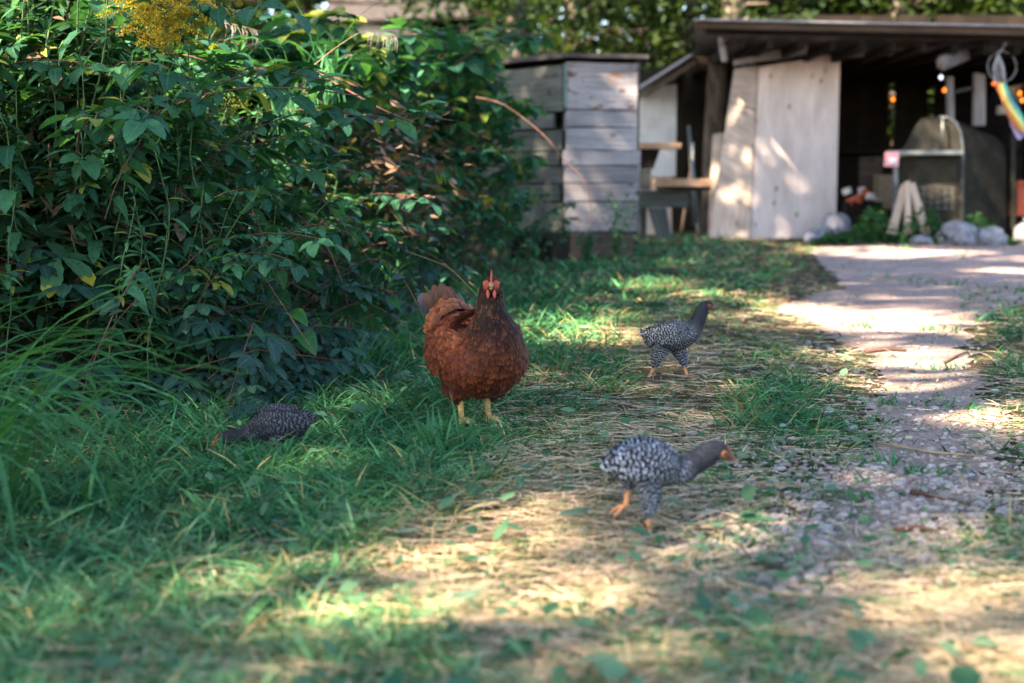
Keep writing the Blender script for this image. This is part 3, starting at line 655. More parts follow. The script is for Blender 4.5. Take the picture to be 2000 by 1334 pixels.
for i in range(190):
    s = random.random() ** 1.9 * (smax - .2); w = random.uniform(.1, 1.35); p, out = spot(s, w)
    h = max(.3, top_h(w, s) * random.uniform(.75, 1.05) - float(bankH(w)))
    plant('goldenrod', random.choice(GV), p, out + random.uniform(-.8, .8), h, tallness(h) + 'flowerless goldenrod with narrow leaves ' + depth(w) + zone_words(s), 'goldenrod', 'goldenrod stems in the thicket', random.uniform(0, .25))
for i in range(78):
    s = random.random() ** 1.0 * (smax - .1); w = random.uniform(.12, 1.3); p, out = spot(s, w)
    h = max(.4, (top_h(w, s) * random.uniform(.85, 1.15) - float(bankH(w))) * 1.12)
    plant('bramble', random.choice(BV), p, out + random.uniform(-.9, .9), h, tallness(h) + 'arching bramble cane with leaves in threes ' + depth(w) + zone_words(s), 'bramble', 'bramble canes in the thicket', 0)
for i in range(26):
    s = random.random() * (smax * .75); w = random.uniform(.25, 1.1); p, out = spot(s, w)
    h = max(.4, top_h(w, s) * random.uniform(.8, 1.05) - float(bankH(w)))
    plant('nettle', random.choice(NV), p, out + random.uniform(-.8, .8), h, 'nettle with paired drooping toothed leaves ' + zone_words(s), 'nettle', 'nettles in the thicket', random.uniform(0, .2))
for i in range(60):
    s = random.random() * smax; w = random.uniform(.0, .7); p, out = spot(s, w); p.z += random.uniform(.15, max(.2, top_h(w, s) * .8 - float(bankH(w))))
    plant('climbing_vine', random.choice(VV), p, out + random.uniform(-.9, .9), random.uniform(.7, 1.1), 'trailing vine with heart shaped leaves ' + ('high up ' if p.z > .7 else 'low down ') + depth(w) + zone_words(s), 'vine', 'vines trailing from the thicket', random.uniform(-.3, .3))
for i in range(44):
    s = random.random() ** 1.3 * smax * .85; w = random.uniform(-.02, .45); p, out = spot(s, w); p.z += random.uniform(0, .35) * min(1, w * 3 + .2)
    plant('creeper', random.choice(CV), p, out + random.uniform(-.6, .6), random.uniform(.5, .85), 'dark creeper with five part leaves ' + ('hanging out over the grass ' if w < .08 else 'flat on the bank ' if w < .25 else 'higher on the bank ') + zone_words(s), 'creeper', 'creepers along the foot of the thicket')
for i in range(40):
    s = random.uniform(cum[1] + .1, cum[4]); w = random.uniform(-.14, .25); p, out = spot(s, w)
    plant('creeper', random.choice(CV), p, out + random.uniform(-.6, .6), random.uniform(.35, .7), 'dark creeper with five part leaves ' + ('hanging out over the grass ' if w < .08 else 'flat on the bank ' if w < .25 else 'higher on the bank ') + zone_words(s), 'creeper', 'creepers along the foot of the thicket')
# the ones that stand out
def stand(name, variant, px, py, Y, s, label, cat, rz=-1.5, tilt=0, top=False, group=None):
    p = AT(px, py, Y)
    if top: p = Vector((p.x, p.y, p.z - s))
    return plant(name, variant, p, rz, s, label, cat, group, tilt)
for px, py, Y, s, lab in ((335, 16, 4.72, .8, 'tallest goldenrod with the broad yellow flower head at the top edge'), (262, 14, 4.8, .8, 'goldenrod with yellow plume left of the broad flower head'),
                          (392, 44, 4.7, .75, 'goldenrod with small yellow plume right of and below the broad head'), (345, 64, 4.7, .7, 'goldenrod with lowest yellow sprig under the broad flower head'), (300, -4, 4.85, .9, 'goldenrod in yellow flower behind the broad flower head')):
    stand('goldenrod', random.choice(GB), px, py, Y, s, lab, 'goldenrod', random.uniform(-2, -1), .08, True, 'goldenrods in yellow flower')
stand('goldenrod', GY[0], 440, 190, 5.3, .7, 'goldenrod with pale greenish buds in mid thicket', 'goldenrod', -1.4, .1, True)
stand('creeper', creeper_variant(1, 0, 1, .05), 40, 520, 4.45, 1.05, 'creeper leaf with a yellow tip at the left edge', 'creeper', -.6)
stand('creeper', creeper_variant(3, 1, 0, .1), 440, 700, 5.0, .9, 'creeper with reddened leaves left of the crouching chick', 'creeper', -1.2)
stand('creeper', creeper_variant(2, 0, 0, .06), 285, 660, 4.75, 1.15, 'large dark five fingered creeper low on the left bank', 'creeper', -1.2)
stand('creeper', creeper_variant(2, 0, 0, .06), 345, 800, 4.45, .95, 'bluish five fingered creeper nearest the crouching chick', 'creeper', -1.3)
for px, py, n, lab in ((520, 360, 4, 'a'), (730, 380, 3, 'b')): pass
# canes that arch out across the hut and down the bank
def cane(pts, r, mat, label, cat='cane', name='bramble_cane'):
    P = [Vector(AT(*p)) for p in pts]; pts2 = []
    for i in range(len(P) - 1):
        p0, p1, p2, p3 = P[max(i - 1, 0)], P[i], P[i + 1], P[min(i + 2, len(P) - 1)]
        for k in range(5):
            t = k / 5; pts2.append(.5 * ((2 * p1) + (-p0 + p2) * t + (2 * p0 - 5 * p1 + 4 * p2 - p3) * t * t + (-p0 + 3 * p1 - 3 * p2 + p3) * t ** 3))
    pts2.append(P[-1]); V, F, uv = tube_arrays(pts2, np.linspace(r, r * .45, len(pts2)), 6)
    o0 = Vector(pts2[0]); o = link(name, make_mesh(name, np.array(V) - np.array(o0), F, uv, None, mat)); o.location = o0
    return tag(o, label, cat)
cane([(930, 190, 8.6), (985, 205, 8.3), (1060, 262, 8.1), (1100, 310, 8.0), (1145, 360, 7.9), (1157, 440, 7.9)], .0048, M_cane, 'long bare red brown cane arching in front of the plank hut')
cane([(580, 420, 5.3), (630, 470, 5.2), (665, 545, 5.15), (680, 620, 5.2), (678, 725, 5.3)], .006, M_cane, 'bare reddish cane drooping down the bank left of the hen')
cane([(700, 170, 5.9), (620, 140, 5.9), (740, 210, 5.7), (810, 240, 5.8)], .005, M_cane, 'thin bramble cane reaching right in the upper thicket')
cane([(740, 565, 5.6), (820, 580, 5.5), (880, 588, 5.4), (930, 600, 5.3)], .005, M_cane, 'dark twig lying level just behind the hen')
cane([(790, 490, 5.6), (870, 520, 5.3), (915, 560, 5.1), (938, 585, 5.0)], .0028, M_drystem, 'pale dry grass stalk bending down behind the hen')
cane([(360, 575, 4.8), (420, 590, 4.75), (470, 610, 4.75), (510, 645, 4.7)], .005, M_cane, 'short brown twig above the reddened creeper leaves')
for px, py, Y in ((690, 20, 7.0), (720, 40, 7.4), (760, 90, 8.0), (800, 60, 8.6), (820, 125, 8.6), (870, 40, 9.2), (900, 140, 9.2), (935, 125, 9.5), (985, 112, 9.8), (880, 200, 8.7), (960, 225, 9.5), (1000, 275, 10.2), (930, 300, 9.2), (1005, 345, 10.6), (985, 420, 10.7), (1050, 430, 11.2), (1010, 470, 11.3), (900, 90, 9.8), (940, 180, 9.6), (850, 150, 8.8)):
    q = AT(px, py, Y); h = q.z / .72
    plant('bramble', random.choice(BL), (q.x - .3 * h, Y, 0), random.uniform(-.9, .5), h, 'arching bramble cane with green leaves in threes beside the plank hut', 'bramble', 'bramble canes in the thicket')
for i in range(84):
    py = random.uniform(95, 455); px = random.gauss(0, 28) + np.interp(py, [90, 140, 200, 300, 400, 460], [985, 1000, 965, 1030, 1095, 1115]) - abs(random.gauss(0, 60)); Y = random.uniform(9.4, 11.6)
    q = AT(px, py, Y); h = max(.5, q.z / .72)
    plant('bramble', random.choice(BL), (q.x - .28 * h, Y, 0), random.uniform(-.9, .5), h, 'arching bramble cane ' + ('reaching up beside the hut roof' if py < 160 else 'across the upper planks of the hut' if py < 260 else 'across the middle planks of the hut' if py < 350 else 'low against the foot of the plank hut'), 'bramble', 'bramble canes in the thicket')
for i in range(34):
    px, py = (random.uniform(575, 765), random.uniform(-70, 90)) if i < 22 else (random.uniform(870, 950), random.uniform(-30, 80)); Y = random.uniform(6.8, 8.6) if i < 22 else random.uniform(8.8, 10.5)
    q = AT(px, py, Y); h = q.z / .72
    plant('bramble', random.choice(BL), (q.x - .28 * h, Y, 0), random.uniform(-.9, .5), h, 'tall bramble cane ' + ('in front of the far cabin' if px > 860 else ('between the yellow blossoms and the far cabin, tip above the frame' if py < 0 else 'between the yellow blossoms and the far cabin')), 'bramble', 'bramble canes in the thicket')
n = 650; P = np.array([AT(a, b, c_) for a, b, c_ in zip(rng.normal(760, 75, n), rng.normal(330, 60, n), rng.uniform(6.2, 8.6, n))]); d = rdir(n); A = unit(d + UP * rng.uniform(-1.2, .3, n)[:, None]); S = unit(np.cross(A, UP + rdir(n) * .8)); L = rng.uniform(.03, .075, n)
V, F, U, C = merge(batch(P, A, S, d * .3, L, L * rng.uniform(.3, .6, n), leaf3_t, lerp_col((.06, .032, .016), (.2, .13, .095), rng.random(n) ** 1.4)))
tag(link('dry_leaves', make_mesh('dry_leaves', V, F, U, C, M_straw)), 'withered brown leaves tangled in the middle of the thicket', kind='stuff')
# oat-like drooping seed heads
def seed_grass(pts, label, n=14):
    o = cane(pts, .0015, M_drystem, label, 'grass stalk', 'seed_grass'); mb = MB(); a, b = Vector(AT(*pts[-2])), Vector(AT(*pts[-1])); pr = a - worg(o)
    for i in range(n):
        q = a.lerp(b, i / n); e = q + Vector((random.uniform(-.012, .02), random.uniform(-.02, .02), -random.uniform(.035, .085)))
        m = q.lerp(e, .5) + Vector((.008, 0, .008)); mb.tube([q, m, e], [.0007, .0018, .0006], 4)
    mb.part('seed_head', M_seed, o)
seed_grass([(610, 130, 5.5), (660, 90, 5.5), (715, 60, 5.45), (775, 68, 5.4)], 'grass stalk with pale drooping seed head in the upper thicket near the cabin')
seed_grass([(80, 90, 5.3), (140, 50, 5.3), (195, 100, 5.25), (262, 140, 5.2)], 'grass stalk with pale drooping seed head under the yellow blossoms', 18)
seed_grass([(400, 100, 5.6), (420, 60, 5.6), (440, 45, 5.55), (505, 60, 5.5)], 'grass stalk with pale seed head right of the yellow blossoms')
# grass clumps
def clump(px, py, n, L, spread, rz, label, lean=0, group='grass clumps at the edge of the yard', upr=0, s=1):
    p = G(px, py); p.z = float(height(p.x, p.y)); return plant('grass_clump', clump_variant(n, L, spread, lean, upr), p, rz, s, label, 'grass clump', group)
clump(-150, 1000, 80, .74, .2, -.3, 'big clump of long arching grass blades at the left edge', .75)
clump(-110, 880, 40, .62, .2, -.5, 'arching grass clump behind the big one at the left edge', .8)
clump(120, 1010, 26, .3, .12, -.3, 'shorter grass blades at the foot of the big left clump', 1.2)
clump(870, 895, 90, .17, .07, 0, 'thick tuft of grass right in front of the hen')
clump(545, 915, 34, .12, .08, 0, 'grass tuft in front of the crouching chick')
clump(470, 905, 24, .1, .06, 0, 'grass tuft under the bill of the crouching chick')
clump(590, 690, 14, .34, .05, -.5, 'upright grass blades on the bank behind the crouching chick', 0, upr=.7)
clump(700, 735, 26, .26, .08, -.5, 'loose grass clump on the bank left of the hen tail')
clump(770, 700, 22, .22, .07, -.5, 'small grass clump beside the hen tail')
clump(1060, 720, 36, .15, .08, 0, 'grass tuft right of the hen')
clump(930, 640, 30, .22, .1, 0, 'grass tuft hidden behind the hen')
clump(640, 800, 30, .15, .08, 0, 'grass tuft right of the crouching chick')
for px, py, Y, n, L, lab in ((560, 120, 5.5, 22, .45, 'long grass blades high in the thicket below the blossoms'), (640, 60, 6.0, 20, .5, 'long grass blades high in the thicket near the cabin'), (130, 330, 5.0, 12, .4, 'long grass blades at the upper left of the thicket'), (410, 60, 6.1, 16, .5, 'tall grass blades behind the yellow blossoms'), (760, 480, 6.4, 14, .35, 'drooping grass blades in the thicket above the hen tail')):
    p = AT(px, py, Y); p.z -= L * .6
    plant('grass_clump', clump_variant(n, L, .08), p, random.uniform(0, 6), 1, lab, 'grass clump', 'grass clumps in the thicket')
for i in range(22):
    s = random.random() * smax * .8; w = random.uniform(.05, .8); p, out = spot(s, w); h = max(.1, random.uniform(.2, .9) * (top_h(w, s) - float(bankH(w)))); p.z += h * .6
    plant('grass_clump', clump_variant(14, random.uniform(.3, .5), .05), p, random.uniform(0, 6), 1, 'loose spray of long grass blades ' + ('high ' if h > .6 else 'low ') + depth(w) + zone_words(s), 'grass clump', 'grass clumps in the thicket')
for px, py, k, lab in ((1722, 545, .9, 'leftmost small green tuft crossing the far track'), (1790, 553, 1, 'middle small green tuft crossing the far track'), (1855, 558, .9, 'rightmost small green tuft crossing the far track'), (1678, 640, .8, 'green tuft beside the brightest sunlit band of the track'), (1838, 650, .8, 'green tuft right of the brightest sunlit band of the track'), (1845, 716, .7, 'green tuft behind the crooked twig on the track'), (1760, 800, .6, 'small tuft in the middle of the near track'), (1870, 800, .6, 'small tuft towards the right of the near track'), (1700, 905, .55, 'small tuft at the left of the near gravel'), (1800, 930, .5, 'small tuft in the middle of the near gravel'), (1650, 985, .55, 'small tuft at the near end of the gravel')):
    clump(px, py, 26, .075 * k + .02, .13 * k, 0, lab, 0, 'grass tufts growing on the track')
# undergrowth mass and earth bank
ss = np.linspace(0, smax + 1.2, 60); ww = np.linspace(.22, 3.2, 24); V = []
for s in ss:
    s_ = min(s, smax - .01); f, n = front_pt(s_); ext = (s - s_) * np.array([n[1], -n[0]])
    for w in ww: q = f + ext + n * w; V.append((q[0], q[1], -.03 + float(bankH(w)) + random.uniform(-.03, .03)))
ii = (np.arange(len(ss) - 1)[:, None] * len(ww) + np.arange(len(ww) - 1)[None]).ravel()
tag(link('earth_bank', make_mesh('earth_bank', V, [np.stack([ii, ii + len(ww), ii + len(ww) + 1, ii + 1], 1).astype(np.int32)], mat=M_soil)), 'dark earth bank under the thicket', kind='structure')
n = 30000; s = rng.random(n) ** 1.2 * (smax + .3); w = .22 + rng.random(n) * 1.7
fp = np.array([np.concatenate(front_pt(min(a, smax - .01))) for a in s]); w_top = .3 + 1.2 * np.clip(w / 1.0, 0, 1)
fz = rng.random(n) ** .9 * w_top
keep = fz > bankH(w) - .05; P = np.stack([fp[:, 0] + fp[:, 2] * w, fp[:, 1] + fp[:, 3] * w, fz], 1)[keep]; n = len(P)
d = rdir(n); A = unit(d + UP * rng.uniform(-.7, .5, n)[:, None]); S = unit(np.cross(A, UP + rdir(n) * .7)); L = rng.uniform(.035, .11, n)
C = lerp_col((.014, .04, .022), (.036, .09, .042), rng.random(n)); br = rng.random(n); C = np.where(br[:, None] < .12, lerp_col((.09, .055, .03), (.2, .14, .1), rng.random(n)), C)  # inner leaves toned darker than the outer ones to deepen the shaded gaps
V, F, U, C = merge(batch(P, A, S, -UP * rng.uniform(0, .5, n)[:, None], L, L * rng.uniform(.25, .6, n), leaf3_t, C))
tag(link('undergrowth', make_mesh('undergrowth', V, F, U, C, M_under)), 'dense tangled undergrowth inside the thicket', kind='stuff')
mbt = MB()
for i in range(420):
    s_ = random.random() * smax; w_ = random.uniform(0, 1.0); p, o_ = spot(s_, w_); p.z += random.uniform(.02, .7) * top_h(w_, s_)
    a = random.uniform(0, 6.3); l = random.uniform(.15, .5); e = p + Vector((math.cos(a) * l, math.sin(a) * l, random.uniform(-.25, .2)))
    mbt.tube([p, p.lerp(e, .5) + Vector((0, 0, .05)), e], [.0025, .002, .001], 4, (.16, .1, .07))
tag(mbt.part('dead_twigs', M_cane), 'dry brown twigs tangled through the thicket', kind='stuff')

# ------------------------------------------------------------------ buildings
def slab(name, pts, th, mat, parent=None, sub=4):      # pts: bottom-left, bottom-right, top-right, top-left (world), face towards the camera
    p = [Vector(q) for q in pts]; n = (p[1] - p[0]).cross(p[3] - p[0]).normalized() * th; V, uv, F = [], [], []; off = random.random() * 20
    lu = (p[1] - p[0]).length; lv = (p[3] - p[0]).length; hor = lu >= lv
    for b in (Vector((0, 0, 0)), -n):
        for v in (0, 1):
            for u in range(sub + 1):
                f = u / sub; q = (p[0].lerp(p[1], f)).lerp(p[3].lerp(p[2], f), v) + b; V.append(q)
                uv.append((f * lu + off, v * lv + off) if hor else (v * lv + off, f * lu + off))
    k = sub + 1
    for u in range(sub):
        F += [(u, u + 1, k + u + 1, k + u), (2 * k + u + 1, 2 * k + u, 3 * k + u, 3 * k + u + 1), (k + u, k + u + 1, 3 * k + u + 1, 3 * k + u), (u + 1, u, 2 * k + u, 2 * k + u + 1)]
    F += [(0, k, 3 * k, 2 * k), (sub, 2 * k + sub, 3 * k + sub, k + sub)]
    return part(name, V, F, mat, parent, uv)
Z = lambda py, Y: AT(1000, py, Y).z
YH = 12.6
A_ = AT(1105, 300, YH); B_ = AT(1242, 300, 12.72); C_ = AT(925, 300, 13.6); D_ = Vector((B_.x * 13.35 / 12.72 - .02, 13.35, 0)); E_ = Vector((B_.x - .35, 13.95, 0)); F_ = Vector((C_.x + .45, 14.2, 0))
hut = empty('plank_hut', (.4, 13.2, 0), 'many sided hut of weathered grey planks with a flat felt roof beside the thicket', 'hut')
rows = [(122, 213, M_greys, 0), (216, 247, M_grey, 0), (249.5, 292, M_grey, 0), (294, 322, M_grey, .035), (324.5, 356, M_grey, .02), (358.5, 393, M_grey, .02), (396, 452, M_grey, .012)]
for a, b, m, pr in rows:
    e = 1 if pr else 0
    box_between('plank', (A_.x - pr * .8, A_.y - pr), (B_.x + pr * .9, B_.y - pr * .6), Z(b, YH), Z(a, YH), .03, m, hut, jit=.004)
for i, (a, b, dx) in enumerate([(128, 216, 0), (220, 250, -.12), (254, 293, -.02), (296, 322, -.04), (325, 357, 0), (360, 393, -.03), (397, 452, 0)]):
    e = (A_ - C_).normalized(); box_between('plank', (C_.x, C_.y), (A_.x + e.x * dx - .012, A_.y + e.y * dx - .004), Z(b, YH), Z(a, YH), .025 + .008 * (i % 2), M_greyd if i else M_greyd, hut, jit=.006)  # left face toned darker for the shade the thicket throws on it
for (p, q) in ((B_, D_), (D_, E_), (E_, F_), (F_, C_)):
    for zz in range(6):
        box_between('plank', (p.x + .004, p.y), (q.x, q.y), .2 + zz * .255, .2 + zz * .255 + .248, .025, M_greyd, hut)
box('corner_post', (A_.x + .02, A_.y + .06, .98), (.06, .06, 1.46), M_greyd, hut, .5)
box('corner_post', (B_.x + .0, B_.y + .07, .98), (.05, .06, 1.46), M_greyd, hut, .1)
box('corner_strip', (A_.x - .008, A_.y - .045, 1.51), (.02, .012, .38), plain('green_strip', (.13, .22, .18), .7), hut, .4)
ctr = Vector((.35, 13.35, 0)); top_ = []
for q in (C_, A_, B_, D_, E_, F_): o = (q - ctr); o.z = 0; top_.append(ctr + o * 1.1 + o.normalized() * .03)
zt = Z(118, YH) + .02; V = [(q.x, q.y, zt) for q in top_] + [(q.x, q.y, zt + .035) for q in top_] + [(ctr.x, ctr.y, zt + .1), (ctr.x, ctr.y, zt + .02)]
F = [(i, (i + 1) % 6, 6 + (i + 1) % 6, 6 + i) for i in range(6)] + [(6 + i, 6 + (i + 1) % 6, 12) for i in range(6)] + [((i + 1) % 6, i, 13) for i in range(6)]
part('roof', V, F, M_roof, hut)
for (p, q) in ((C_, A_), (A_, B_)): box_between('foundation_timber', (p.x + .03, p.y + .02), (q.x - .03, q.y + .02), 0, .225, .05, M_brown, hut)
box('step_block', AT(1055, 487, 12.2) + Vector((0, 0, .02)), (.42, .3, .24), M_darkw, hut, -.6)

# little shed between the hut and the lean-to
YS = 18.4
sh = empty('small_shed', AT(1300, 460, YS) * 1.0, 'small open shed with a white panel and sloping roof behind the plank hut', 'shed'); sh.location.z = 0
slab('wall_panel', (AT(1238, 345, YS), AT(1320, 345, YS), AT(1322, 165, YS), AT(1238, 172, YS)), .03, M_white, sh)
slab('wall_panel', (AT(1238, 462, YS + .05), AT(1312, 462, YS + .05), AT(1312, 343, YS + .05), AT(1238, 343, YS + .05)), .03, M_plank, sh)
q0, q1 = AT(1232, 178, 17.5), AT(1350, 104, 17.5); bk = Vector((.2, 1.9, 0))
slab('roof', (q0, q1, q1 + bk, q0 + bk), .03, M_tin, sh)
slab('rafter', (AT(1262, 178, 17.6), AT(1268, 186, 17.6), AT(1362, 122, 17.6), AT(1352, 118, 17.6)), .06, M_brown, sh)
slab('beam', (AT(1345, 126, 17.7), AT(1436, 126, 17.7), AT(1436, 110, 17.7), AT(1345, 110, 17.7)), .12, M_brown, sh)
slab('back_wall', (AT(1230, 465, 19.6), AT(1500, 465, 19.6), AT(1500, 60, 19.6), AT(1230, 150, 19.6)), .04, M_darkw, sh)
slab('post', (AT(1322, 463, YS), AT(1336, 463, YS), AT(1336, 140, YS), AT(1322, 150, YS)), .08, M_darkw, sh)
tube('standing_log', [AT(1392, 462, 17.6), AT(1396, 300, 17.65), AT(1404, 126, 17.65)], [.16, .15, .14], bark('dark_log_bark', (.022, .016, .012), (.12, .09, .07)), sh, 12)
# work table of rough boards
YT = 15.0
wt = empty('work_table', G(1320, 466), 'rough two level wooden table with sunlit board tops between the hut and the lean-to', 'table')
def hboard(name, x0, x1, py0, py1, Y, dep, mat, parent, dy=0):
    z1 = Z(py0, Y); z0 = Z(py1, Y); a = AT(x0, 300, Y); b = AT(x1, 300, Y + dy)
    L_ = (b - a); L_.z = 0; nn = Vector((-L_.y, L_.x, 0)).normalized() * dep
    V = [(a.x, a.y, z0), (b.x, b.y, z0), (b.x + nn.x, b.y + nn.y, z0), (a.x + nn.x, a.y + nn.y, z0)]; V += [(x, y, z1) for x, y, z in V]
    F = [(3, 2, 1, 0), (4, 5, 6, 7), (0, 1, 5, 4), (1, 2, 6, 5), (2, 3, 7, 6), (3, 0, 4, 7)]; uv = [(0, 0), (1.2, 0), (1.2, dep), (0, dep)] * 2
    return part(name, V, F, mat, parent, uv)
hboard('tabletop', 1246, 1330, 279, 290, YT, .4, M_warmw, wt); hboard('shelf_board', 1281, 1393, 349, 364, YT - .1, .35, M_warmw, wt)
hboard('shelf_edge', 1283, 1390, 364.5, 372, YT - .06, .05, M_darkw, wt)
slab('bracket', (AT(1252, 330, YT + .1), AT(1276, 330, YT + .1), AT(1290, 291, YT + .1), AT(1248, 291, YT + .1)), .1, M_darkw, wt)
slab('apron', (AT(1250, 405, YT + .1), AT(1345, 405, YT + .1), AT(1345, 372.5, YT + .1), AT(1250, 372.5, YT + .1)), .08, M_greyd, wt)
slab('leg', (AT(1285, 466, YT + .1), AT(1312, 466, YT + .1), AT(1302, 406, YT + .1), AT(1266, 406, YT + .1)), .08, M_greyd, wt)
slab('leg', (AT(1250, 468, YT + .4), AT(1262, 468, YT + .4), AT(1264, 372, YT + .4), AT(1248, 372, YT + .4)), .08, M_greyd, wt)
slab('bracket', (AT(1250, 371, YT + .12), AT(1272, 371, YT + .12), AT(1272, 331, YT + .12), AT(1250, 331, YT + .12)), .08, M_greyd, wt)
def lone(name, V, F, uv, mat, label, cat, group=None, smooth=True, kind=None):
    o0 = Vector(V[0]); o = link(name, make_mesh(name, np.array(V) - np.array(o0), F, uv, None, mat, smooth)); o.location = o0; return tag(o, label, cat, group, kind)
def rod(name, path, r, mat, label, cat, group=None): return lone(name, *tube_arrays([tuple(p) for p in path], r, 7), mat, label, cat, group)
rod('metal_pole', [AT(1352, 440, 15.3), AT(1352, 370, 15.3), AT(1353, 278, 15.3)], .018, M_ironl, 'slim grey metal pole standing behind the work table', 'pole')
rod('dead_stick', [AT(1366, 462, 15.9), AT(1352, 330, 15.9), AT(1345, 245, 15.9)], [.03, .028, .02], M_greyd, 'weathered stick leaning against the bark covered log', 'stick')
rod('dead_stick', [AT(1330, 462, 15.8), AT(1342, 380, 15.8), AT(1350, 330, 15.8)], [.02, .018, .012], M_brown, 'thin brown stick leaning behind the work table', 'stick')

# lean-to with plywood wall
YW = 17.0
sd = empty('lean_to_shed', (AT(1700, 460, YW).x, YW, 0), 'open lean-to shed with a pale plywood wall and a flat roof', 'shed')
slab('plywood_sheet', (AT(1466, 467, YW), AT(1632, 464, YW), AT(1641, 105, YW), AT(1482, 131, YW)), .03, M_ply, sd)
# left wall of boards, diagonal joints
c = [(1384, 467), (1464, 470), (1479, 128), (1434, 134)]
def lp(f, g, Y0=17.28, Y1=16.985):
    l = (c[0][0] + (c[3][0] - c[0][0]) * f, c[0][1] + (c[3][1] - c[0][1]) * f); g2 = (c[1][0] + (c[2][0] - c[1][0]) * f, c[1][1] + (c[2][1] - c[1][1]) * f)
    return AT(l[0] + (g2[0] - l[0]) * g, l[1] + (g2[1] - l[1]) * g, Y0 + (Y1 - Y0) * g)
for f0, f1, g0, g1 in ((0, .30, 0, .17), (.303, .40, .173, .27), (.403, .62, .273, .52), (.623, .80, .523, .74), (.803, 1, .743, 1)):
    slab('plank', (lp(f0, 0), lp(g0, 1), lp(g1, 1), lp(f1, 0)), .028, M_plank, sd)
slab('plank', (AT(1383, 461, 17.42), AT(1408, 461, 17.42), AT(1420, 258, 17.42), AT(1393, 262, 17.42)), .03, M_plank, sd)
slab('slanted_board', (AT(1434, 128, 16.6), AT(1577, 106, 16.6), AT(1577, 84, 16.6), AT(1434, 118, 16.6)), .04, M_grey, sd)
slab('header_board', (AT(1640, 114, 16.75), AT(1836, 103, 16.75), AT(1836, 92, 16.75), AT(1640, 101, 16.75)), .05, M_grey, sd)
slab('strut', (AT(1410, 120, 16.1), AT(1421, 120, 16.1), AT(1413, 72, 16.1), AT(1403, 72, 16.1)), .05, M_grey, sd)
def roofq(x0, x1, pyl, pyr, Y, th, name, mat, dep): a, b = AT(x0, pyl, Y), AT(x1, pyr, Y); return slab(name, (a, b, b + Vector((0, dep, -.10)), a + Vector((.75, dep, -.10))), th, mat, sd)
roofq(1354, 2260, 36, 54, 15.2, .016, 'roof', M_tin, 5.4)
slab('fascia_board', (AT(1372, 55, 15.3), AT(2260, 74, 15.3), AT(2260, 59, 15.3), AT(1362, 41, 15.3)), .05, M_brown, sd)
slab('fascia_board', (AT(1384, 66, 15.45), AT(2260, 86, 15.45), AT(2260, 74, 15.45), AT(1376, 56, 15.45)), .06, M_darkw, sd)
for i, px in enumerate(range(1440, 2300, 60)):
    a = AT(px, 72 + (px - 1380) * .027, 15.6); slab('rafter', (a, a + Vector((.07, 0, 0)), a + Vector((.07, 4.8, -.05)), a + Vector((0, 4.8, -.05))), .1, M_darkw, sd, 1)
# back wall of dark boards with gaps where the woods show through
x = AT(1500, 300, 20.3).x; k = 0
gaps = [AT(1738, 300, 20.3).x, AT(1814, 300, 20.3).x]
while x < AT(2300, 300, 20.3).x:
    w_ = random.uniform(.16, .24)
    near = [g for g in gaps if x < g < x + w_ + .09]
    z1 = Z(30, 20.3); a, b = (x, 20.3), (x + w_, 20.3)
    if near:
        g = near[0]
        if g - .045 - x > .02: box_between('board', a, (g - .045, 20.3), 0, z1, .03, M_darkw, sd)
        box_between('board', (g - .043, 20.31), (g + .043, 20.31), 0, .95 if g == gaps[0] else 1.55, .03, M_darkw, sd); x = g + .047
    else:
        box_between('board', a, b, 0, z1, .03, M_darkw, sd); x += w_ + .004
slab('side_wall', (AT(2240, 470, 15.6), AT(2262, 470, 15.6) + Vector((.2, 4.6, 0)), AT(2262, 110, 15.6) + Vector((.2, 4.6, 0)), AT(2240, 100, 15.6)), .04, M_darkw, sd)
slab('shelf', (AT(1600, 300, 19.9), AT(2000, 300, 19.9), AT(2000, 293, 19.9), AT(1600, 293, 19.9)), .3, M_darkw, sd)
rod('log_beam', [AT(1842, 123, 15.7), AT(1900, 100, 16.3), AT(1962, 82, 17.0)], [.085, .08, .075], M_log, 'grey log poking out under the lean-to roof above the iron oven', 'log')
fw = empty('timber_frame', AT(1885, 240, 16.9), 'bare grey timber frame of two posts and a crossbar behind the iron oven', 'frame')
slab('post', (AT(1851, 245, 16.9), AT(1865, 245, 16.9), AT(1862, 150, 16.9), AT(1850, 150, 16.9)), .06, M_grey, fw)
slab('post', (AT(1903, 245, 16.9), AT(1925, 245, 16.9), AT(1925, 146, 16.9), AT(1905, 142, 16.9)), .09, M_grey, fw)
slab('crossbar', (AT(1866, 182, 16.92), AT(1902, 174, 16.92), AT(1902, 168, 16.92), AT(1866, 176, 16.92)), .04, M_greyd, fw)
# iron oven
YO = 15.9
ov = empty('iron_oven', AT(1830, 440, YO), 'big dark sheet iron barbecue oven with a curved hood in front of the lean-to', 'barbecue'); ov.location.z = 0
prof = [(1748, 474), (1748, 306), (1760, 300), (1775, 270), (1792, 240), (1800, 231), (1836, 228), (1854, 230), (1868, 240), (1877, 258), (1881, 285), (1881, 474)]
front = [AT(px, py, YO + (px - 1748) * -.0012) for px, py in prof]; ext = Vector((.62, .42, -.02)); np_ = len(front)
V = [tuple(p) for p in front] + [(p.x + ext.x, p.y + ext.y, p.z * (1 - .13 * min(1, max(0, p.z - .3)))) for p in front]
part('end_panel', V[:np_], [tuple(range(np_ - 1, -1, -1))], M_iron, ov)
part('hood', V, [(i, i + 1, np_ + i + 1, np_ + i) for i in range(np_ - 1)], M_iron, ov)
part('far_panel', V[np_:], [tuple(range(np_))], M_iron, ov)
rim = [p + Vector((-.008, -.012, 0)) for p in front[6:]]; tube('rim', rim, .014, M_ironl, ov, 6)
hboard('side_shelf', 1734, 1882, 294, 302, YO - .3, .26, M_ironl, ov, -.12)
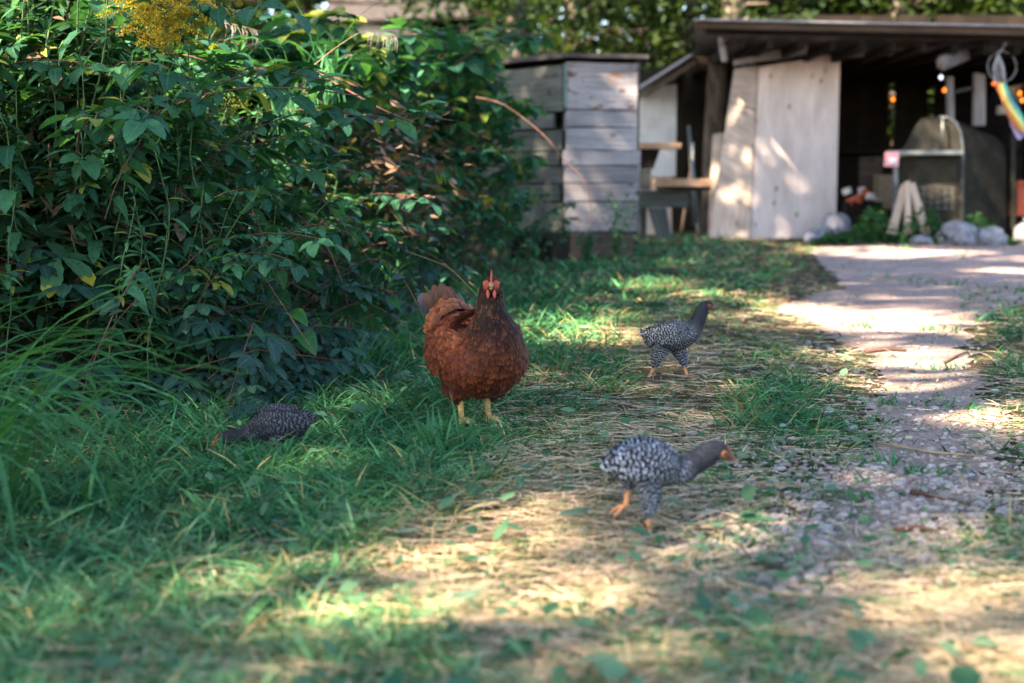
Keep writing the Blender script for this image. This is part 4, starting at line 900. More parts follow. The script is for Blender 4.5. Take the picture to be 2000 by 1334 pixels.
slab('door_panel', (AT(1764, 470, YO - .03), AT(1868, 470, YO - .15), AT(1868, 312, YO - .15), AT(1764, 312, YO - .03)), .012, plain('rusty_door_sheet', (.034, .029, .019), .6, .0, .5, 7), ov)
gr_ = part('grate', *(lambda m: (m.V, m.F))((lambda m: ([m.tube([AT(1790 + k * 14, 408, YO - .2), AT(1790 + k * 14, 366, YO - .2)], .006) for k in range(6)], [m.tube([AT(1785, 366 + k * 14, YO - .2), AT(1866, 366 + k * 14, YO - .2)], .006) for k in range(4)], m)[2])(MB())), M_ironl, ov)
tube('lever', [AT(1841, 228, YO - .2), AT(1841, 282, YO - .22)], .012, M_ironl, ov, 6)
box('handle', AT(1829, 283, YO - .2), (.04, .05, .12), M_wire, ov)
slab('leg', (AT(1975, 473, YO + .3), AT(1984, 473, YO + .3), AT(1984, 262, YO + .3), AT(1975, 262, YO + .3)), .05, M_iron, ov)
slab('leg', (AT(1746, 474, YO - .1), AT(1754, 474, YO - .1), AT(1754, 304, YO - .1), AT(1746, 304, YO - .1)), .05, M_ironl, ov)
sg = empty('tag_board', AT(1741, 311, 15.55), 'small pink framed white board hanging at the left end of the oven shelf', 'sign')
slab('frame', (AT(1727, 325, 15.56), AT(1755, 325, 15.56), AT(1756, 296, 15.56), AT(1729, 297, 15.56)), .02, plain('pink_paint', (.75, .33, .33), .6), sg)
slab('panel', (AT(1735, 319, 15.535), AT(1752, 319, 15.535), AT(1753, 307, 15.535), AT(1736, 307, 15.535)), .01, M_white, sg)
for i, (x0, y0, x1, y1, w_, lab) in enumerate(((1741, 458, 1769, 356, 18, 'left one of three pale cut timbers leaning together'), (1774, 458, 1773, 352, 13, 'upright middle one of three pale cut timbers'), (1810, 456, 1781, 356, 17, 'right one of three pale cut timbers leaning together'))):
    Yk = 15.35 - .03 * (i == 1); p = [AT(x0 - w_ / 2, y0, Yk), AT(x0 + w_ / 2, y0, Yk), AT(x1 + w_ / 2 * .75, y1, Yk + .15), AT(x1 - w_ / 2 * .75, y1 + 3, Yk + .15)]
    o = slab('cut_timber', p, .07, M_cut); tag(o, lab, 'timber', 'pale cut timbers in front of the oven')
for px, py, Y, sz, lab in ((1630, 452, 16.2, (.21, .17, .2), 'large pale rock at the foot of the plywood wall'), (1874, 418, 15.2, (.27, .2, .17), 'large pale rounded boulder in front of the oven'), (1935, 440, 15.1, (.19, .14, .12), 'smaller pale rock right of the boulder'),
                           (1800, 425, 15.15, (.16, .12, .07), 'flat pale stone at the feet of the cut timbers'), (1600, 440, 15.7, (.16, .12, .1), 'grey rock partly hidden left of the large wall rock'), (1905, 432, 15.3, (.14, .12, .11), 'grey stone wedged behind the smaller rock')):
    one_stone('rock', (AT(px, py, Y).x, Y, sz[2] * .55), sz, lab, 'rock', 'rocks in front of the lean-to', (.4, .385, .4), 2, mat=M_rock)
M_card = plain('brown_cardboard', (.3, .22, .15), .85); M_redp = plain('red_packet', (.45, .1, .05), .5); M_whp = plain('white_packet', (.6, .56, .54), .6)
tag(box('cardboard_box', AT(1735, 375, 17.6), (.3, .3, .42), M_card), 'tall brown box standing in the dark lean-to left of the oven', 'box')
tag(box('board_panel', AT(1700, 360, 18.2), (.28, .05, .7), M_brown), 'brown board leaning in the dark behind the tall box', 'board')
hp = empty('packet_heap', AT(1675, 395, 16.9), 'heap of red and white packets on a dark crate inside the plywood wall', 'packets'); hp.location.z = 0
box('crate', AT(1680, 425, 16.95), (.42, .35, .38), M_darkw, hp)
for i in range(9): box('packet', AT(1655 + i * 7 + random.uniform(-3, 3), 385 + random.uniform(-14, 10), 16.85 + random.uniform(-.1, .15)), (.09, .07, .07), M_redp if i % 2 else M_whp, hp, random.uniform(0, 3), (random.uniform(-.6, .6), random.uniform(-.6, .6), 0))
gb = empty('gas_bottle', AT(2004, 440, 15.6), 'white gas bottle at the right edge beside the oven leg', 'gas bottle'); gb.location.z = 0
q = gb.location; tube('body', [(q.x, q.y, z_) for z_ in (.02, .04, .16, .2, .23)], [.1, .125, .125, .1, .04], plain('grey_white_enamel', (.3, .3, .32), .5), gb, 16); tube('valve', [(q.x, q.y, z_) for z_ in (.225, .29)], .035, M_ironl, gb, 8)
rc = empty('red_can', AT(1992, 385, 16.4), 'red fuel can behind the white gas bottle', 'can'); box('body', AT(1993, 392, 16.4), (.2, .16, .34), M_redp, rc, .3, None, .85); box('handle', AT(1993, 357, 16.4), (.1, .03, .05), M_redp, rc, .3)
tag(box('shelf_tin', AT(1960, 215, 18.0), (.14, .12, .1), M_whp), 'pale tin on the dark shelf behind the windsock', 'tin')
# string lights, windsock
for px, py, Y, m, lab in ((1744, 194, 18.2, M_bulb, 'orange bulb glowing deep in the lean-to left of the oven'), (1845, 176, 17.4, M_bulb, 'orange bulb glowing left of the timber frame'), (1838, 151, 17.4, M_bulbw, 'small white bulb under the log end'), (1942, 163, 17.2, M_bulb, 'orange bulb glowing beside the windsock top'), (1992, 182, 17.4, M_bulb, 'orange bulb glowing right of the windsock ribbons'), (1997, 196, 17.5, M_bulb, 'lowest orange bulb at the right edge')):
    b = empty('hanging_bulb', AT(px, py, Y), lab, 'lamp', 'coloured bulbs strung in the lean-to'); p = Vector(b.location)
    tube('bulb', [p + Vector((0, 0, z_)) for z_ in (-.024, -.018, 0, .016, .026)], [.004, .016, .023, .015, .008], m, b, 10); tube('cord', [p + Vector((0, 0, .026)), p + Vector((.01, 0, .15)), p + Vector((0, .02, max(.3, 2.25 - p.z)))], .004, M_wire, b, 5)
ws = empty('windsock', AT(1952, 100, 15.5), 'rainbow ribbon windsock hanging from a cord under the lean-to roof', 'windsock'); Yk = 15.5
tube('cord', [AT(1966, 82, Yk), AT(1958, 95, Yk), AT(1950, 104, Yk)], .005, M_rope, ws, 5)
hc = AT(1953, 162, Yk)
for k in range(5):
    a = k * 1.257; tube('frame_rib', [AT(1950, 104, Yk), AT(1950, 130, Yk) + Vector((.055 * math.cos(a), .055 * math.sin(a), 0)), hc + Vector((.06 * math.cos(a), .06 * math.sin(a), 0))], .007, M_rope, ws, 5)
for k, cc in enumerate(((.75, .12, .1), (.8, .35, .1), (.75, .6, .2), (.1, .45, .4), (.15, .4, .65), (.5, .35, .75), (.65, .55, .85))):
    a = k / 7 * 2 * math.pi; P = hc + Vector((.05 * math.cos(a + 2.6), .05 * math.sin(a + 2.6), -.005)); V, F, uv = [], [], []
    for i in range(9):
        t = i / 8; q = P + Vector((.27 * t + .02 * math.sin(6 * t + k), .02 * math.sin(4 * t + k), -.58 * t * (.85 + .03 * k))); V += [q + Vector((-.02, .008, 0)), q + Vector((.02, -.008, .006))]; uv += [(0, t), (1, t)]
    part('ribbon', V, [(2 * i, 2 * i + 1, 2 * i + 3, 2 * i + 2) for i in range(8)], plain('ribbon_cloth', tuple(v * .6 for v in cc), .7, 0, .1), ws, uv, smooth=True)
o = lone('wire_hoop', *tube_arrays([AT(1957 + 28 * math.cos(t), 130 + 30 * math.sin(t), 15.75) for t in np.linspace(0, 6.283, 22)], .004, 5), M_rope, 'thin pale wire hoop hanging behind the windsock', 'hoop')
# cabin far behind the thicket
cb = empty('far_cabin', (AT(800, 300, 23).x, 23, 0), 'low cabin with a dark roof and white wall band far behind the thicket', 'cabin')
slab('roof', (AT(640, 40, 22.3), AT(915, 30, 22.3), AT(905, 5, 24), AT(640, -10, 24)), .05, M_roof, cb)
slab('white_wall', (AT(640, 60, 22.6), AT(892, 100, 22.6), AT(900, 76, 22.6), AT(640, 32, 22.6)), .05, M_white, cb)
slab('lower_wall', (AT(640, 340, 22.7), AT(888, 340, 22.7), AT(888, 98, 22.7), AT(640, 58, 22.7)), .05, M_brown, cb)
slab('post', (AT(900, 350, 22.4), AT(915, 350, 22.4), AT(915, 30, 22.4), AT(900, 30, 22.4)), .1, M_darkw, cb)
slab('wall', (AT(640, 400, 23.4), AT(960, 400, 23.4), AT(960, 20, 23.4), AT(640, 0, 23.4)), .05, M_darkw, cb)

# ------------------------------------------------------------------ trees
def tree(name, x, y, h, r, tr, n, size, c1, c2, label, group, zlo=1.2, conif=False, clumps=46):
    o = empty(name, (x, y, 0), label, 'tree', group); mb = MB(); k = random.uniform(-.02, .02)
    mb.tube([(x + k * z * 3, y + k * z, z) for z in np.linspace(-.05, h * .95, 9)], np.linspace(tr, tr * .25, 9), 10)
    cs = []
    for i in range(clumps):
        f = random.random(); z = zlo + (h - zlo) * f; rr = r * ((1 - f) ** .8 if conif else math.sin(math.pi * (f * .85 + .12)) ** .6) * random.uniform(.35, 1.05); a = random.uniform(0, 6.283)
        c_ = Vector((x + rr * math.cos(a), y + rr * math.sin(a), z)); cs.append(c_)
        mb.tube([(x, y, max(.5, z - .2 * rr if conif else z - .6 * rr)), tuple(Vector((x, y, z)).lerp(c_, .5) + Vector((0, 0, .08))), tuple(c_)], [tr * .22, tr * .12, .01], 5)
    V, F, uv = mb.V, mb.F, mb.uv; part('trunk', V, F, M_bark, o, uv, smooth=True)
    cs = np.array(cs); idx = rng.integers(0, len(cs), n); sp = r * (.2 if conif else .24)
    P = cs[idx] + rng.normal(size=(n, 3)) * np.array([sp, sp, sp * (.35 if conif else .7)]); P[:, 2] = np.maximum(P[:, 2], .3)
    if conif: rad = np.hypot(P[:, 0] - x, P[:, 1] - y); P[:, 2] -= .18 * rad
    d = rdir(n); A = unit(d + UP * rng.uniform(-.9, .4, n)[:, None]); S = unit(np.cross(A, UP + rdir(n) * .8)); L = size * rng.uniform(.6, 1.3, n)
    tone = rng.random(len(cs))[idx] * .6 + rng.random(n) * .4
    v, f, u, c_ = merge(batch(P, A, S, -UP * rng.uniform(0, .4, n)[:, None], L, L * (.35 if conif else .7), leaf_t, lerp_col(c1, c2, tone)))
    part('crown', v, f, M_crown, o, u, c_, True); return o
DG, LG = (.018, .036, .017), (.045, .075, .026)
for px, Y, h, r, tr, n, kind in ((985, 20.5, 9, 1.8, .17, 3200, 1), (1110, 23.5, 9, 2.2, .15, 4200, 1), (1225, 24.5, 10, 2.4, .16, 4200, 1), (1340, 23, 9, 2.0, .14, 3600, 0), (1412, 21.5, 10, 1.9, .21, 3000, 1), (1520, 24.5, 8, 2.3, .13, 4200, 0), (1640, 26, 8, 2.5, .14, 4200, 0),
                              (1760, 23.2, 9, 1.8, .19, 2600, 0), (1800, 25.5, 9, 2.2, .19, 3600, 0), (1930, 25, 8, 2.4, .14, 4200, 0), (2080, 24, 8, 2.2, .14, 3400, 0), (860, 27, 9, 2.5, .15, 4200, 1), (720, 26.5, 8, 2.4, .15, 3600, 0), (560, 26, 8, 2.4, .15, 3000, 0), (380, 25, 8, 2.4, .15, 3000, 0), (180, 24, 8, 2.4, .15, 2600, 0), (1040, 29, 9, 2.6, .15, 3600, 0), (1300, 30, 9, 2.8, .15, 3600, 1), (1560, 31, 9, 2.8, .15, 3600, 0), (1860, 31, 9, 2.8, .15, 3600, 0)):
    x = AT(px, 300, Y).x
    lab = {985: 'conifer with stout grey trunk behind the left corner of the plank hut', 1412: 'tall conifer rising behind the left end of the lean-to roof', 1760: 'leafy tree with paired trunks above the lean-to roof'}.get(px, ('dark conifer ' if kind else 'leafy tree ') + ('far back ' if Y > 28 else '') + ('in the woods behind the thicket' if px < 700 else 'in the woods behind the far cabin' if px < 950 else 'in the woods above the plank hut' if px < 1260 else 'in the woods above the small shed' if px < 1400 else 'in the woods above the plywood wall' if px < 1700 else 'in the woods above the iron oven'))
    tree('conifer_tree' if kind else 'broadleaf_tree', x, Y, h, r, tr, int(n * 1.7), .17 if kind else .14, DG if kind else (.02, .036, .013), LG if kind else (.048, .074, .02), lab, None if px in (985, 1412, 1760) else ('conifers behind the sheds' if kind else 'leafy trees behind the sheds'), 1.0 if kind else 1.3, bool(kind), 60)
# distant wood closing the view
n = 24000; P = np.stack([rng.uniform(-26, 34, n), rng.uniform(34, 42, n), rng.random(n) ** 1.2 * 13], 1); d = rdir(n); A = unit(d + UP * rng.uniform(-.6, .6, n)[:, None]); S = unit(np.cross(A, UP + rdir(n) * .7)); L = rng.uniform(.35, .9, n)
V, F, U, C = merge(batch(P, A, S, -UP * .2 * np.ones((n, 1)), L, L * .75, leaf_t, lerp_col((.02, .04, .016), (.05, .075, .025), rng.random(n))))
tag(link('distant_woods', make_mesh('distant_woods', V, F, U, C, M_crown)), 'dense green woods closing the view', kind='stuff')

# tall trees added out of frame, crowns gapped where sun patches should fall
PATCH = [(1700, 622, 200, 22, 1), (1590, 610, 80, 18, 1), (1680, 490, 120, 7, .9), (1850, 500, 160, 9, 1), (1980, 530, 70, 5, 1), (1780, 695, 150, 9, .9), (1700, 745, 80, 8, .7), (1850, 770, 70, 7, .5), (1950, 815, 40, 10, 1), (1140, 640, 40, 14, .8), (1240, 655, 30, 10, .6),
         (860, 1140, 170, 60, .8), (1120, 1150, 200, 40, .25), (1230, 1040, 130, 30, .35), (1280, 1310, 150, 30, .4), (1880, 1190, 120, 30, .45), (1480, 480, 90, 12, .7), (1500, 590, 80, 16, .6), (1320, 520, 90, 10, .5), (1960, 470, 70, 7, .8)]
PW = []
for px, py, rx, ry, wgt in PATCH:
    c_ = G(px, py); e1 = G(px, min(py + ry, 1500)); e2 = G(px, max(py - ry, 420)); PW.append((c_.x, c_.y, rx * c_.y / FPX + .12, max(.1, (e2.y - e1.y) / 2) + .2, wgt))
WALL = [(1415, 150, 75, 19, 48, .95), (1410, 245, 80, 18, 48, .95), (1412, 340, 80, 19, 48, .95), (1420, 430, 75, 19, 48, .95), (1500, 440, 40, 16, 48, .8), (1545, 300, 60, 22, 45, .85), (1300, 235, 26, 44, -40, 1), (1290, 260, 30, 60, 0, .5)]
AIR = [(150, 60, 5.6, 1.2, .5, .75), (450, 150, 5.6, .9, .4, .65), (820, 180, 8.2, 1.2, .3, .65), (330, 20, 5.8, 1.0, .45, .65), (880, 130, 8.5, .5, .22, .75), (650, 30, 7.5, .9, .3, .6), (560, 140, 5.6, .6, .22, .35)]       # sunlit tops of the thicket
n = 90000
tx = rng.uniform(-4.5, 9, n); ty = rng.uniform(-.5, 21.5, n); tz = np.zeros(n); tdist = rng.uniform(12.5, 20, n)
sv = np.array(SUN); P = np.stack([tx, ty, tz], 1) + sv[None] * tdist[:, None]
keepp = np.ones(n)
wig = rng.normal(0, .12, (n, 2))
for cx, cy, rx, ry, wgt in PW:
    q = np.hypot((tx + wig[:, 0] * rx - cx) / rx, (ty + wig[:, 1] * ry - cy) / ry); keepp *= np.where(q < 1, 1 - wgt, 1)
tw = (P[:, 1] - 16.9) / sv[1]; hitw = P - sv[None] * tw[:, None]
wpx, wpy = CX + FPX * hitw[:, 0] / 16.9, 354 - FPX * (hitw[:, 2] - CAM_H) / 16.9
for cx, cy, rx, ry, an, wgt in WALL:
    a = R(an); dx, dy = wpx - cx, wpy - cy; u = (dx * math.cos(a) + dy * math.sin(a)) / rx; v = (-dx * math.sin(a) + dy * math.cos(a)) / ry
    keepp *= np.where((u * u + v * v < 1) & (ty > 16.9), 1 - wgt, 1)
for px, py, Y, rx, rz, wgt in AIR:
    c_ = np.array(AT(px, py, Y)); t = ((P - c_[None]) @ sv); e = P - sv[None] * t[:, None] - c_[None]; keepp *= np.where(np.hypot(np.hypot(e[:, 0], e[:, 1]) / rx, e[:, 2] / rz) < 1, 1 - wgt, 1)
P = P[rng.random(n) < keepp]
ok = P[:, 0] < -.40 * P[:, 1] - 1.0
hi = P[:, 2] > CAM_H + .135 * np.maximum(P[:, 1], 0) + .5
P = P[ok | hi]
NTR = 9; cen = P[rng.choice(len(P), NTR, replace=False)]
for _ in range(6):
    asg = np.argmin(((P[:, None, :2] - cen[None, :, :2]) ** 2).sum(2), 1); cen = np.array([P[asg == k].mean(0) if (asg == k).any() else cen[k] for k in range(NTR)])
for k in range(NTR):
    Q = P[asg == k]; m = len(Q)
    if m < 20: continue
    x, y = cen[k, 0], cen[k, 1]
    if x > -.42 * max(y, 0) - 1.2: x = -.42 * max(y, 0) - 1.6
    o = empty('shade_tree', (x, y, 0), 'tall unseen tree added on the sunny left side to shade the yard', 'tree', 'unseen trees added to shade the yard'); mb = MB()
    zt = Q[:, 2].max(); mb.tube([(x, y, z) for z in np.linspace(-.1, zt * .95, 8)], np.linspace(.22, .05, 8), 10)
    for q in Q[rng.choice(m, min(26, m), replace=False)]: mb.tube([(x, y, q[2] * .7), (x + (q[0] - x) * .5, y + (q[1] - y) * .5, q[2] * .9), tuple(q)], [.06, .04, .012], 5)
    part('trunk', mb.V, mb.F, M_bark, o, mb.uv, smooth=True)
    A = unit(rdir(m) + UP * rng.uniform(-.8, .3, m)[:, None]); S = unit(np.cross(A, UP + rdir(m) * .9)); L = rng.uniform(.1, .22, m)
    v, f, u, c_ = merge(batch(Q, A, S, -UP * .25 * np.ones((m, 1)), L, L * .8, leaf_t, lerp_col((.04, .09, .035), (.09, .16, .05), rng.random(m))))
    part('crown', v, f, M_crown, o, u, c_, True)

# ------------------------------------------------------------------ poultry
def feather_mat(name, dark, bars):
    m, N, L, B = nodes(name); a = N.new('ShaderNodeAttribute'); a.attribute_name = 'col'; tc = N.new('ShaderNodeTexCoord')
    sx = N.new('ShaderNodeSeparateXYZ'); L.new(tc.outputs['UV'], sx.inputs[0])
    fine = noise_tex(N, L, mapping(N, L, tc.outputs['UV'], (3, 14, 1)), 2.0, 3)
    rr = ramp(N, [(.3, (.7, .7, .7)), (.7, (1.25, 1.25, 1.25))]); L.new(fine.outputs[0], rr.inputs[0])
    if bars:      # black and white barring across each feather
        k = N.new('ShaderNodeMath'); k.operation = 'SUBTRACT'; k.use_clamp = False
        e = N.new('ShaderNodeMath'); e.operation = 'ABSOLUTE'; e2 = N.new('ShaderNodeMath'); e2.operation = 'SUBTRACT'; L.new(sx.outputs[0], e2.inputs[0]); e2.inputs[1].default_value = .5; L.new(e2.outputs[0], e.inputs[0])
        e3 = N.new('ShaderNodeMath'); e3.operation = 'MULTIPLY'; L.new(e.outputs[0], e3.inputs[0]); e3.inputs[1].default_value = .25
        L.new(sx.outputs[1], k.inputs[0]); L.new(e3.outputs[0], k.inputs[1])
        r = ramp(N, [(0, (0, 0, 0)), (.36, (0, 0, 0)), (.40, (.7, .7, .7)), (.45, (.7, .7, .7)), (.50, (0, 0, 0)), (.76, (0, 0, 0)), (.80, (1, 1, 1)), (.88, (1, 1, 1)), (.93, (.05, .05, .05))]); L.new(k.outputs[0], r.inputs[0])
        c = mixc(N, L, r.outputs[0], dark, a.outputs[0])
    else:
        r = ramp(N, [(0, (.35, .35, .35)), (.6, (.68, .66, .66)), (.9, (1.2, 1.15, 1.1)), (1, (.95, .85, .8))]); L.new(sx.outputs[1], r.inputs[0])
        c = mixc(N, L, 1.0, a.outputs[0], r.outputs[0], 'MULTIPLY')
    c = mixc(N, L, 1.0, c, rr.outputs[0], 'MULTIPLY')
    L.new(c, B.inputs['Base Color']); B.inputs['Roughness'].default_value = .6; B.inputs['Specular IOR Level'].default_value = .14
    B.inputs['Sheen Weight'].default_value = .05; B.inputs['Sheen Roughness'].default_value = .4
    bump(N, L, fine.outputs[0], B, .3, .001)
    return m
M_hen = feather_mat('chestnut_feathers', None, False); M_bar = feather_mat('barred_feathers', (.02, .021, .027), True)
M_henskin = plain('down_brown', (.06, .022, .012), .8); M_chdown = plain('slate_down', (.03, .031, .038), .85)
M_comb = plain('comb_red', (.42, .09, .075), .5, 0, .2, 90); M_face = plain('face_red', (.33, .07, .05), .55, 0, .35, 120)
M_facec = plain('chick_face', (.1, .05, .035), .6, 0, .3, 120); M_beak = plain('horn_beak', (.3, .19, .09), .4, 0, .2, 60); M_beakc = plain('orange_beak', (.2, .1, .055), .45, 0, .2, 60)
M_leg = plain('yellow_shank', (.55, .35, .13), .6, 0, .4, 220); M_legc = plain('orange_shank', (.6, .27, .13), .6, 0, .35, 220)
M_eye = plain('dark_eye', (.012, .01, .008), .12, 0, 0); M_iris = plain('amber_iris', (.45, .18, .04), .25, 0, .1)
def crom(A, n):
    A = np.asarray(A, float); d = np.linalg.norm(np.diff(A[:, :3], axis=0), axis=1); s = np.concatenate([[0], np.cumsum(d)]); t = np.linspace(0, s[-1], n); out = np.zeros((n, A.shape[1]))
    m = np.gradient(A, s, axis=0)
    i = np.clip(np.searchsorted(s, t, 'right') - 1, 0, len(s) - 2); h = (s[i + 1] - s[i]); u = ((t - s[i]) / h)[:, None]; h = h[:, None]
    return (2 * u ** 3 - 3 * u ** 2 + 1) * A[i] + (u ** 3 - 2 * u ** 2 + u) * h * m[i] + (-2 * u ** 3 + 3 * u ** 2) * A[i + 1] + (u ** 3 - u ** 2) * h * m[i + 1]
def loft(rings, M=48, K=32):
    """rings: x, y, z, half width, half height, yaw in degrees -> grid of points and tangents, in the bird's own space (heads along +x)"""
    Q = crom([r if len(r) == 6 else (*r, 0) for r in rings], M); T = unit(np.gradient(Q[:, :3], axis=0)); Pg = np.zeros((M, K, 3))
    for i in range(M):
        yw = math.radians(Q[i, 5]); s = np.array([-math.sin(yw), math.cos(yw), 0]); s = s - T[i] * (s @ T[i]); s /= np.linalg.norm(s); u = np.cross(T[i], s)
        th = np.linspace(0, 2 * math.pi, K, endpoint=False)
        Pg[i] = Q[i, :3] + max(Q[i, 3], .002) * np.cos(th)[:, None] * s + max(Q[i, 4], .002) * np.sin(th)[:, None] * u
    return Pg, T, Q
def loft_faces(M, K, off=0):
    F = [(off + i * K + k, off + i * K + (k + 1) % K, off + (i + 1) * K + (k + 1) % K, off + (i + 1) * K + k) for i in range(M - 1) for k in range(K)]
    return F + [tuple(off + k for k in range(K - 1, -1, -1)), tuple(off + (M - 1) * K + k for k in range(K))]
feat_t = grid_tmpl(3, [.45, .9, 1.0, .85, .28])
def plume(Pg, T, n, lo, hi, Lf, Wf, colf, lift=(.05, .22), down=.25, dens=.55, step=.3):
    M, K, _ = Pg.shape; cm = Pg.mean(1); sa = np.concatenate([[0], np.cumsum(np.linalg.norm(np.diff(cm, axis=0), axis=1))]); tt_ = np.linspace(0, 1, M); per = np.linalg.norm(np.roll(Pg, 1, axis=1) - Pg, axis=2).sum(1)
    ts, ths = [], []; s0 = np.interp(lo, tt_, sa); s1 = np.interp(hi, tt_, sa); row = 0; tot = max(s1 - s0, 1e-4)
    while s0 < s1:
        t_ = np.interp(s0, sa, tt_); l_ = float(Lf(np.array([t_]), np.array([0.]))[0]); w_ = float(Wf(np.array([t_]), np.array([0.]))[0]); c_ = max(5, int(np.interp(t_, tt_, per) / (w_ * dens)))
        th_ = (np.arange(c_) + .5 * (row % 2) + rng.normal(0, .13, c_)) / c_ * K; ts.append(np.clip(t_ + rng.normal(0, .10, c_) * l_ * step / tot * (hi - lo), lo, hi)); ths.append(th_ % K); s0 += l_ * step; row += 1
    t = np.concatenate(ts); th = np.concatenate(ths); i = t * (M - 1); i0 = np.clip(i.astype(int), 0, M - 2); fi = (i - i0)[:, None]; k0 = th.astype(int) % K; k1 = (k0 + 1) % K; fk = (th - np.floor(th))[:, None]
    P = (Pg[i0, k0] * (1 - fk) + Pg[i0, k1] * fk) * (1 - fi) + (Pg[i0 + 1, k0] * (1 - fk) + Pg[i0 + 1, k1] * fk) * fi
    du = Pg[i0, k1] - Pg[i0, k0]; dv = Pg[i0 + 1, k0] - Pg[i0, k0]; m = len(P)
    Nn = unit(np.cross(dv, du)); cen = Pg.mean(1)[i0]; sg = np.sign(((P - cen) * Nn).sum(1))[:, None]; Nn = Nn * sg
    fl = -unit(dv) - UP * down; fl = unit(fl - Nn * (fl * Nn).sum(1)[:, None] + rng.normal(0, .07, (m, 3))); li = rng.uniform(*lift, m)[:, None]
    A = unit(fl + Nn * li); S = unit(np.cross(A, Nn)); ang = th / K * 2 * math.pi
    L = Lf(t, ang) * rng.uniform(.8, 1.2, m); W = Wf(t, ang) * rng.uniform(.85, 1.15, m)
    return batch(P - A * (L * .2)[:, None] + Nn * (L * .07)[:, None], A, S, -Nn * rng.uniform(-.03, .09, m)[:, None], L, W, feat_t, colf(t, ang, P), Nn, -.13)
def ell(c, r, rot=None, n=12, k=8):
    V, F = [], []; M = Matrix.Rotation(rot[1], 3, rot[0]) if rot else Matrix.Identity(3)
    for i in range(k + 1):
        p = math.pi * i / k
        for j in range(n): a = 2 * math.pi * j / n; V.append(Vector(c) + M @ Vector((r[0] * math.sin(p) * math.cos(a), r[1] * math.sin(p) * math.sin(a), r[2] * math.cos(p))))
    for i in range(k):
        for j in range(n): F.append((i * n + j, (i + 1) * n + j, (i + 1) * n + (j + 1) % n, i * n + (j + 1) % n))
    return V, F
class Bird:
    def __init__(s, name, loc, heading, label, cat, group=None):
        s.root = empty(name, loc, label, cat, group); s.M = Matrix.Translation(loc) @ Matrix.Rotation(heading, 4, 'Z'); s.Mn = np.array(s.M)
    def tr(s, V): V = np.array([tuple(v) for v in V]) if not isinstance(V, np.ndarray) else V; return V @ s.Mn[:3, :3].T + s.Mn[:3, 3]
    def part(s, name, V, F, mat, uv=None, col=None, smooth=True, parent=None): return part(name, s.tr(V), F, mat, parent or s.root, uv, col, smooth)
    def body(s, lofts, mat, vox):
        V, F = [], []
        for Pg in lofts: M, K, _ = Pg.shape; F += loft_faces(M, K, len(V)); V += [tuple(v) for v in Pg.reshape(-1, 3)]
        o = s.part('body', V, F, mat); md = o.modifiers.new('skin', 'REMESH'); md.mode = 'VOXEL'; md.voxel_size = vox; md.use_smooth_shade = True
        sm = o.modifiers.new('smooth', 'SMOOTH'); sm.iterations = 4; return o
    def plumage(s, batches, mat):
        V, F, U, C = merge(*batches); o = s.part('plumage', V, F, mat, U, C); o['kind'] = 'stuff'; return o
    def leg(s, path, r, toes, mat, tlen, flat=True):
        mb = MB(); P = crom([(*p, 0) for p in path], 12)[:, :3]; mb.tube(P, np.interp(np.linspace(0, 1, 12), [0, .15, .85, 1], [r * 1.25, r, r * .95, r * 1.2]), 8); e = Vector(P[-1])
        for a, ln, dz in toes:
            d = Vector((math.cos(a), math.sin(a), 0)); pts = [e, e + d * ln * tlen * .35 + Vector((0, 0, .004 + dz * .4)), e + d * ln * tlen * .75 + Vector((0, 0, .001 + dz * .8)), e + d * ln * tlen + Vector((0, 0, -.004 + dz))]
            mb.tube(pts, [r * .8, r * .72, r * .6, r * .2], 6)
        return s.part('leg', mb.V, mb.F, mat, mb.uv)
# -------- the hen
def mixarr(a, b, t): t = np.clip(t, 0, 1)[:, None]; return np.asarray(a)[None] * (1 - t) + np.asarray(b)[None] * t
hp_ = G(930, 823)
hen = Bird('hen', (hp_.x, hp_.y, 0), R(-64), 'plump chestnut brown hen with a red comb facing the camera in the grass', 'hen')
HR = [(-.215, 0, .262, .012, .018), (-.195, 0, .25, .05, .05), (-.15, 0, .228, .08, .08), (-.09, 0, .203, .098, .1), (-.02, 0, .19, .113, .11), (.045, 0, .194, .118, .117), (.088, 0, .216, .109, .113), (.108, -.002, .25, .086, .088), (.112, -.004, .295, .057, .062), (.113, -.006, .338, .036, .040), (.117, -.008, .371, .033, .035, -12), (.126, -.011, .394, .0285, .029, -24), (.140, -.017, .402, .024, .0255, -27), (.154, -.024, .402, .0165, .018, -27), (.163, -.0285, .401, .007, .008, -27)]
Pg, T, Q = loft(HR, 70, 40)
hd = Vector((math.cos(R(-27)), math.sin(R(-27)), 0)); hs = Vector((-hd.y, hd.x, 0)); hc_ = Vector((.140, -.017, .402))
th1 = loft([(-.0, .055, .12, .05, .06), (-.01, .055, .088, .036, .042), (-.012, .055, .068, .014, .016)], 14, 16); th2 = loft([(.0, -.055, .12, .05, .06), (-.01, -.055, .088, .036, .042), (-.012, -.055, .068, .014, .016)], 14, 16)
fl1 = loft([(-.11, 0, .2, .075, .055), (-.135, 0, .165, .06, .045), (-.125, 0, .135, .025, .025)], 14, 20)
hen.body([Pg, th1[0], th2[0], fl1[0]], M_henskin, .007)
def hcol(t, a, P):
    n = len(t); g = rng.random(n); c = mixarr((.08, .018, .007), (.18, .046, .016), g)
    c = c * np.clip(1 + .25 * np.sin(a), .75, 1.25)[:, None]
    c = np.where((rng.random(n) < .02)[:, None], c * 1.7, c)
    nk = np.clip((t - .63) / .1, 0, 1); c = mixarr((0, 0, 0), (1, 1, 1), 1 - nk) * c + nk[:, None] * mixarr((.016, .007, .005), (.085, .03, .014), (g > .78) * .9)
    return c
def hl(t, a): return np.interp(t, [0, .25, .5, .62, .75, .88, 1], [.046, .038, .029, .027, .024, .014, .008])
